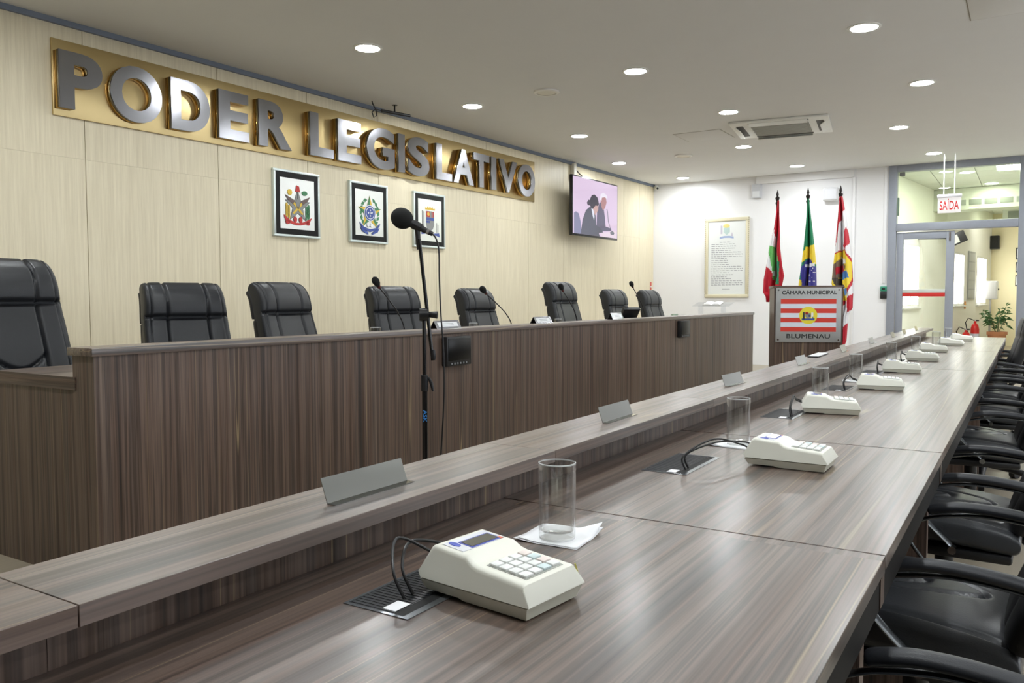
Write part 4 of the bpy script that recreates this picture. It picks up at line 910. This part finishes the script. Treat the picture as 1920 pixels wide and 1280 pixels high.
# keypad terminals
def terminal(label):
    t = thing('voting_keypad', label, 'keypad', (0, 0, 0), 0, 'voting keypads on the council table')
    prof = [(-.098, .02), (-.104, .03), (-.084, .0665), (-.078, .069), (-.018, .0645), (-.004, .056), (.006, .0535), (.086, .0475), (.09, .0455), (.103, .022), (.1035, .02)]
    hw = .066
    b = MB(); rings = []
    for y, dz in ((-hw, .007), (-hw+.0012, .0038), (-hw+.0035, .0016), (-hw+.0075, .0003), (-hw+.011, 0), (hw-.011, 0), (hw-.0075, .0003), (hw-.0035, .0016), (hw-.0012, .0038), (hw, .007)):
        rings.append([b.bm.verts.new((x, y*(1-.16*max(0, z-.02)/.05), z-dz*min(1, max(0, (z-.024)/.02)))) for x, z in prof])
    for r0, r1 in zip(rings, rings[1:]):
        for i in range(len(prof)): j = (i+1) % len(prof); b.bm.faces.new((r0[i], r0[j], r1[j], r1[i]))
    b.bm.faces.new(rings[0]); b.bm.faces.new(rings[-1][::-1])
    up = b.build('upper_shell', M_KEYBODY, t, 28)
    lo = [(-.092, .003), (-.1, .018), (.1, .018), (.094, .0), (-.02, .0), (-.028, .003)]
    b = MB().prism(lo, -hw+.001, hw-.001)
    for v in b.bm.verts: v.co.y *= 1-.10*max(0, (.018-v.co.z))/.018
    b.build('lower_shell', noisy('cream_plastic_dark', (226, 226, 210), .45, .02, (20, 20, 20)), t, 35)
    MB().box(-.098, .099, -hw+.003, hw-.003, .0179, .0203).build('shell_joint', mat('joint_grey', (150, 148, 132), .6), t)
    sl = math.atan2(.069-.0645, .06)
    def topm(x, y, z=0): return Matrix.Translation((x, y, .0692-(x+.078)*math.tan(sl)+z)) @ Matrix.Rotation(sl, 4, 'Y')
    b = MB().box(-.022, .020, -.046, .046, 0, .0006); b.xf(topm(-.050, 0)); lb = b.build('label_panel', mat('label_pale', (224, 226, 232), .35), up)
    b = MB().box(-.0145, .0145, -.029, .036, .0006, .0012); b.xf(topm(-.046, .004)); b.build('blue_border', mat('label_blue', (84, 96, 186), .35), up)
    b = MB().box(-.0115, .0115, -.026, .033, .0012, .0018); b.xf(topm(-.046, .004)); b.build('display', mat('lcd', (108, 106, 96), .12), up)
    b = MB().prism(circle(0, 0, .011, .0055, 18), 0, 1, 'z'); 
    for v in b.bm.verts: v.co.z = .0006+v.co.z*.0008
    b.xf(topm(-.058, -.034)); b.build('logo_oval', mat('logo_blue', (52, 74, 190), .35), up)
    b = MB().box(-.004, .004, -.003, .003, .0006, .0014); b.xf(topm(-.034, .040)); b.build('logo_dot', mat('logo_orange', (226, 120, 90), .35), up)
    s2 = math.atan2(.0535-.0475, .08)
    def keym(x, y): return Matrix.Translation((x, y, .0537-(x-.006)*math.tan(s2))) @ Matrix.Rotation(s2, 4, 'Y')
    b = MB().box(-.036, .036, -.042, .042, -.0005, .0005); b.xf(keym(.046, 0)); b.build('keypad_bed', mat('bed_grey', (176, 178, 170), .5), up)
    kw, kt = mat('key_white', (240, 242, 240), .4), mat('key_teal', (212, 228, 230), .4)
    kme = MB().box(-.0072, .0072, -.0088, .0088, 0, .0042, .0014).mesh('key', kw); kme2 = kme.copy(); kme2.materials.clear(); kme2.materials.append(kt); kme3 = kme.copy(); kme3.materials.clear(); kme3.materials.append(mat('key_rose', (238, 226, 220), .4))
    for i in range(4):
        for j in range(4):
            o = link('key', kme2 if (i, j) in ((3, 2), (1, 3)) else kme3 if (i, j) in ((2, 3), (0, 3)) else kw and kme, up); o.matrix_local = keym(.046-.0258+i*.0172, -.0315+j*.021)
    return t
TM = [((-.640, .985), -7), ((-.507, 2.152), 0), ((-.617, 3.225), 13), ((-.578, 4.18), 8), ((-.607, 5.19), 6), ((-.60, 6.21), 2), ((-.625, 7.26), 6), ((-.575, 8.30), -3), ((-.55, 9.25), 2)]
KP = []
tm = terminal('cream voting keypad nearest the viewer with a yellow rubber band')
for i, ((x, y), a) in enumerate(TM):
    q = tm if i == 0 else dup(tm, None, None, 'cream voting keypad on the council table, %s from the viewer' % ORD[i] if i < 8 else 'cream voting keypad at the far end of the council table', skip=() if i < 6 else ('key', 'cable', 'logo_dot'))
    q.location = (x, y, TZ+.002); q.rotation_euler = (0, 0, R(a)); KP.append(q)
def spline(P, n=8):
    P = [Vector(p) for p in P]; out = []
    for i in range(len(P)-1):
        p0, p1, p2, p3 = P[max(i-1, 0)], P[i], P[i+1], P[min(i+2, len(P)-1)]
        for k in range(n):
            w_ = k/n; out.append(.5*((2*p1)+(p2-p0)*w_+(2*p0-5*p1+4*p2-p3)*w_*w_+(3*p1-p0-3*p2+p3)*w_**3))
    return out+[P[-1]]
for (q, cy) in zip(KP[:6], (.968, 2.024, 3.10, 4.12, 5.12, 6.14)):      # two leads from each keypad to the brush slot of its cable box
    for j, (dy, hgt) in enumerate(((-.02, .062), (.02, .05))):
        rz = q.rotation_euler.z; ca, sa = math.cos(-rz), math.sin(-rz)
        ex, ey = -.714-q.location.x-(.03 if q is KP[0] else 0), cy-.075+j*.02-q.location.y
        e = Vector((ex*ca-ey*sa, ex*sa+ey*ca, .0)); s_ = Vector((-.1, dy, .034)); md_ = (s_+e)/2
        back = Vector((-.055 if q is KP[0] else -.012, 0, 0))
        MB().tube(spline([s_, s_+Vector((-.022, -.002, .01)), md_+back+Vector((0, 0, hgt-.012)), e+back*.4+Vector((0, 0, .035)), e]), .0024, 8).build('cable', M_BLACK, q)
MB().tube([(.088, .066, .004), (.092, .0672, .014), (.093, .0665, .024), (.093, .062, .036), (.092, .0575, .0475)], .0012, 6).build('rubber_band', mat('rubber_yellow', (232, 222, 120), .5), tm)

# glasses and napkins on the table
GP = [(-.70, 1.264), (-.705, 2.36), (-.735, 3.62), (-.745, 4.52), (-.755, 5.90), (-.72, 6.95), (-.66, 7.9), (-.64, 8.9)]
for i, (x, y) in enumerate(GP): glass(x, y, TZ+(.0045 if i in (0, 1, 3) else .0005), 'tall clear drinking glass on a napkin nearest the viewer' if i == 0 else 'tall clear drinking glass on the council table, %s from the viewer' % ORD[i], 'glasses on the council table')
def napkin(x, y, s, rz, label, ph):
    b = MB(); n = 14; rows = []
    for layer in range(2):
        rows = []
        for j in range(n+1):
            row = []
            for i in range(n+1):
                u, v = i/n-.5, j/n-.5; lift = max(0, (u+v)-.6)*.02*(1+layer)+max(0, -(u+v)-.6)*.01
                row.append(b.bm.verts.new((u*s*(1-.06*layer)+.003*layer, v*s*(1-.04*layer), .0008+layer*.0016+lift+.0005*math.sin(9*u+ph)*math.sin(8*v)+.0005)))
            rows.append(row)
        for j in range(n):
            for i in range(n): b.bm.faces.new((rows[j][i], rows[j][i+1], rows[j+1][i+1], rows[j+1][i]))
    o = b.build('paper_napkin', M_PAPER, None, 40, (x, y, TZ), (0, 0, rz)); tag(o, label, 'napkin'); md = o.modifiers.new('thickness', 'SOLIDIFY'); md.thickness = .0008; md.offset = 1
    return o
napkin(-.708, 1.285, .122, R(4), 'folded white paper napkin under the nearest glass', .3)
napkin(-.715, 2.37, .125, R(-6), 'folded white paper napkin under the second glass', 1.3)
napkin(-.745, 4.50, .12, R(12), 'white paper napkin under the fourth glass beside a cable box', 2.1)
# bent metal name plates on the shelf
def shelf_plate(y, label, rz=0, w=.205):
    t = thing('name_plate', label, 'name plate', (-.968, y, .832), rz, 'bent steel name plates on the table shelf')
    b = MB().prism([(0, .0004), (.018, .0004), (.018, .0016), (.0012, .0018), (-.0138, .042), (-.0152, .0415)], -w/2, w/2, 'y'); b.build('plate', mat('satin_steel', (160, 162, 160), .16, 1.0), t, 20)
    return t
for i, (y, a) in enumerate(((1.07, 0), (2.10, 1), (3.18, -3), (4.33, 0), (5.46, 2), (6.55, 0), (7.68, 0), (8.45, 0), (9.4, 0))):
    if i == 0: sp = shelf_plate(y, 'bent steel name plate nearest the viewer on the table shelf', R(a))
    else: dup(sp, (-.968, y, .832), R(a), 'bent steel name plate on the table shelf, %s from the viewer' % ORD[i] if i < 8 else 'bent steel name plate at the far end of the table shelf')
t = thing('document_folder', 'thin dark folder lying along the rear edge of the table shelf', 'folder', (-1.03, 5.0, .832), R(2))
MB().box(-.03, .03, -.17, .17, .0005, .006, .001).build('cover', M_BLACK, t); MB().box(-.028, .028, -.165, .165, .006, .0085).build('paper', M_PAPER, t)

# ------------------------------------------------------------------ armchairs along the near side of the table
def arm_chair(label):
    t = thing('office_armchair', label, 'chair', (0, 0, 0), 0, 'office armchairs along the council table')
    # seat
    def sc(v): return (.25-.47*v, .445+.02*math.sin(v*math.pi)-.01*v, R(90))
    def ss(a, v):
        g = groove(abs(a)-.205, .006, .01)
        x = .25-.47*v
        for x0, k in ((-.14, 26), (-.02, 30)):
            xx = x0+k*a*a
            if abs(a) < .2 and x > x0-.01: g += groove((x-xx)/math.sqrt(1+(2*k*a)**2), .006, .011)
        return g
    bmx = pad(lambda v: .50-.03*v, sc, lambda v: .10, ss, 100, 100, 7, 8, bulge=lambda u, v: .012*(1-u*u))
    pad_obj('seat', bmx, noisy('black_leather_seat', (62, 64, 68), .34, .12, (30, 30, 30), bump=.15, bscale=260), t)
    MB().box(-.2, .23, -.23, .23, .375, .405, .01).build('seat_shell', M_BLACK, t)
    def bc(v): return (-.215-.02*math.sin(v*3.1)-.15*v, .47+.52*v, R(16))
    pad_obj('backrest', pad(lambda v: .46-.03*v+.03*math.sin(3.1*v), bc, lambda v: .075, lambda a, v: groove(abs(a)-.15)+groove((v-.7)*.52), 32, 40, bulge=lambda u, v: .012*(1-u*u)), M_LEATHER2, t)
    MB().tube([(-.22, 0, .40), (-.27, 0, .45), (-.30, 0, .62)], .02, 10, flat=(1, 2)).build('back_support', M_BLACK, t)
    for sd in (-1, 1):
        y = sd*.275
        def smooth_path(C, n=6):
            V = [Vector((x, 0, z)) for x, z in C]; out = []
            for i in range(len(V)-1):
                p0, p1, p2, p3 = V[max(i-1, 0)], V[i], V[i+1], V[min(i+2, len(V)-1)]
                for k in range(n):
                    w_ = k/n; out.append(.5*((2*p1)+(p2-p0)*w_+(2*p0-5*p1+4*p2-p3)*w_*w_+(3*p1-p0-3*p2+p3)*w_**3))
            return out+[V[-1]]
        P = smooth_path([(-.33, .604), (-.25, .621), (-.18, .631), (-.11, .636), (-.05, .634), (0, .624), (.02, .616)])
        nP = len(P)
        MB().tube([(p.x, y, p.z) for p in P], [.0165*(min(1, .6+i*.2))*(1 if i < nP-2 else .9 if i < nP-1 else .7) for i in range(nP)], 16, flat=(.8, 1.3)).build('arm_pad', M_PAD, t)
        Q = smooth_path([(-.30, .50), (-.345, .56), (-.33, .586), (-.22, .610), (-.11, .618), (-.03, .609), (.03, .592), (.066, .566), (.060, .53), (.02, .48), (-.03, .43), (-.05, .405)])
        nQ = len(Q)
        MB().tube([(p.x, y-sd*max(0, (i/nQ-.6))*.08, p.z) for i, p in enumerate(Q)], .006, 10, flat=(.8, 1.9)).build('arm_bar', mat('gunmetal_bar', (150, 154, 158), .25, .9), t)
        MB().cyl((-.045, y-sd*.03, .41), (-.045, y+sd*.0, .41), .012, seg=14).build('screw', M_CHROME, t)
    chair_base(t, .44)
    return t
ac = arm_chair('black office armchair closest to the viewer at the table edge')
AC = [(-.195, 1.06, -4), (-.2, 2.09, -3), (-.215, 3.035, -1), (-.22, 4.62, 3), (-.215, 5.95, 0), (-.22, 6.78, -2), (-.36, 8.02, 6), (-.25, 9.2, 0)]
for i, (x, y, a) in enumerate(AC):
    q = ac if i == 0 else dup(ac, label='black office armchair at the council table, %s from the viewer' % ORD[i] if i != 6 else 'black office armchair pushed far in with its backrest showing, seventh')
    q.location = (x, y, 0); q.rotation_euler = (0, 0, R(180+a))
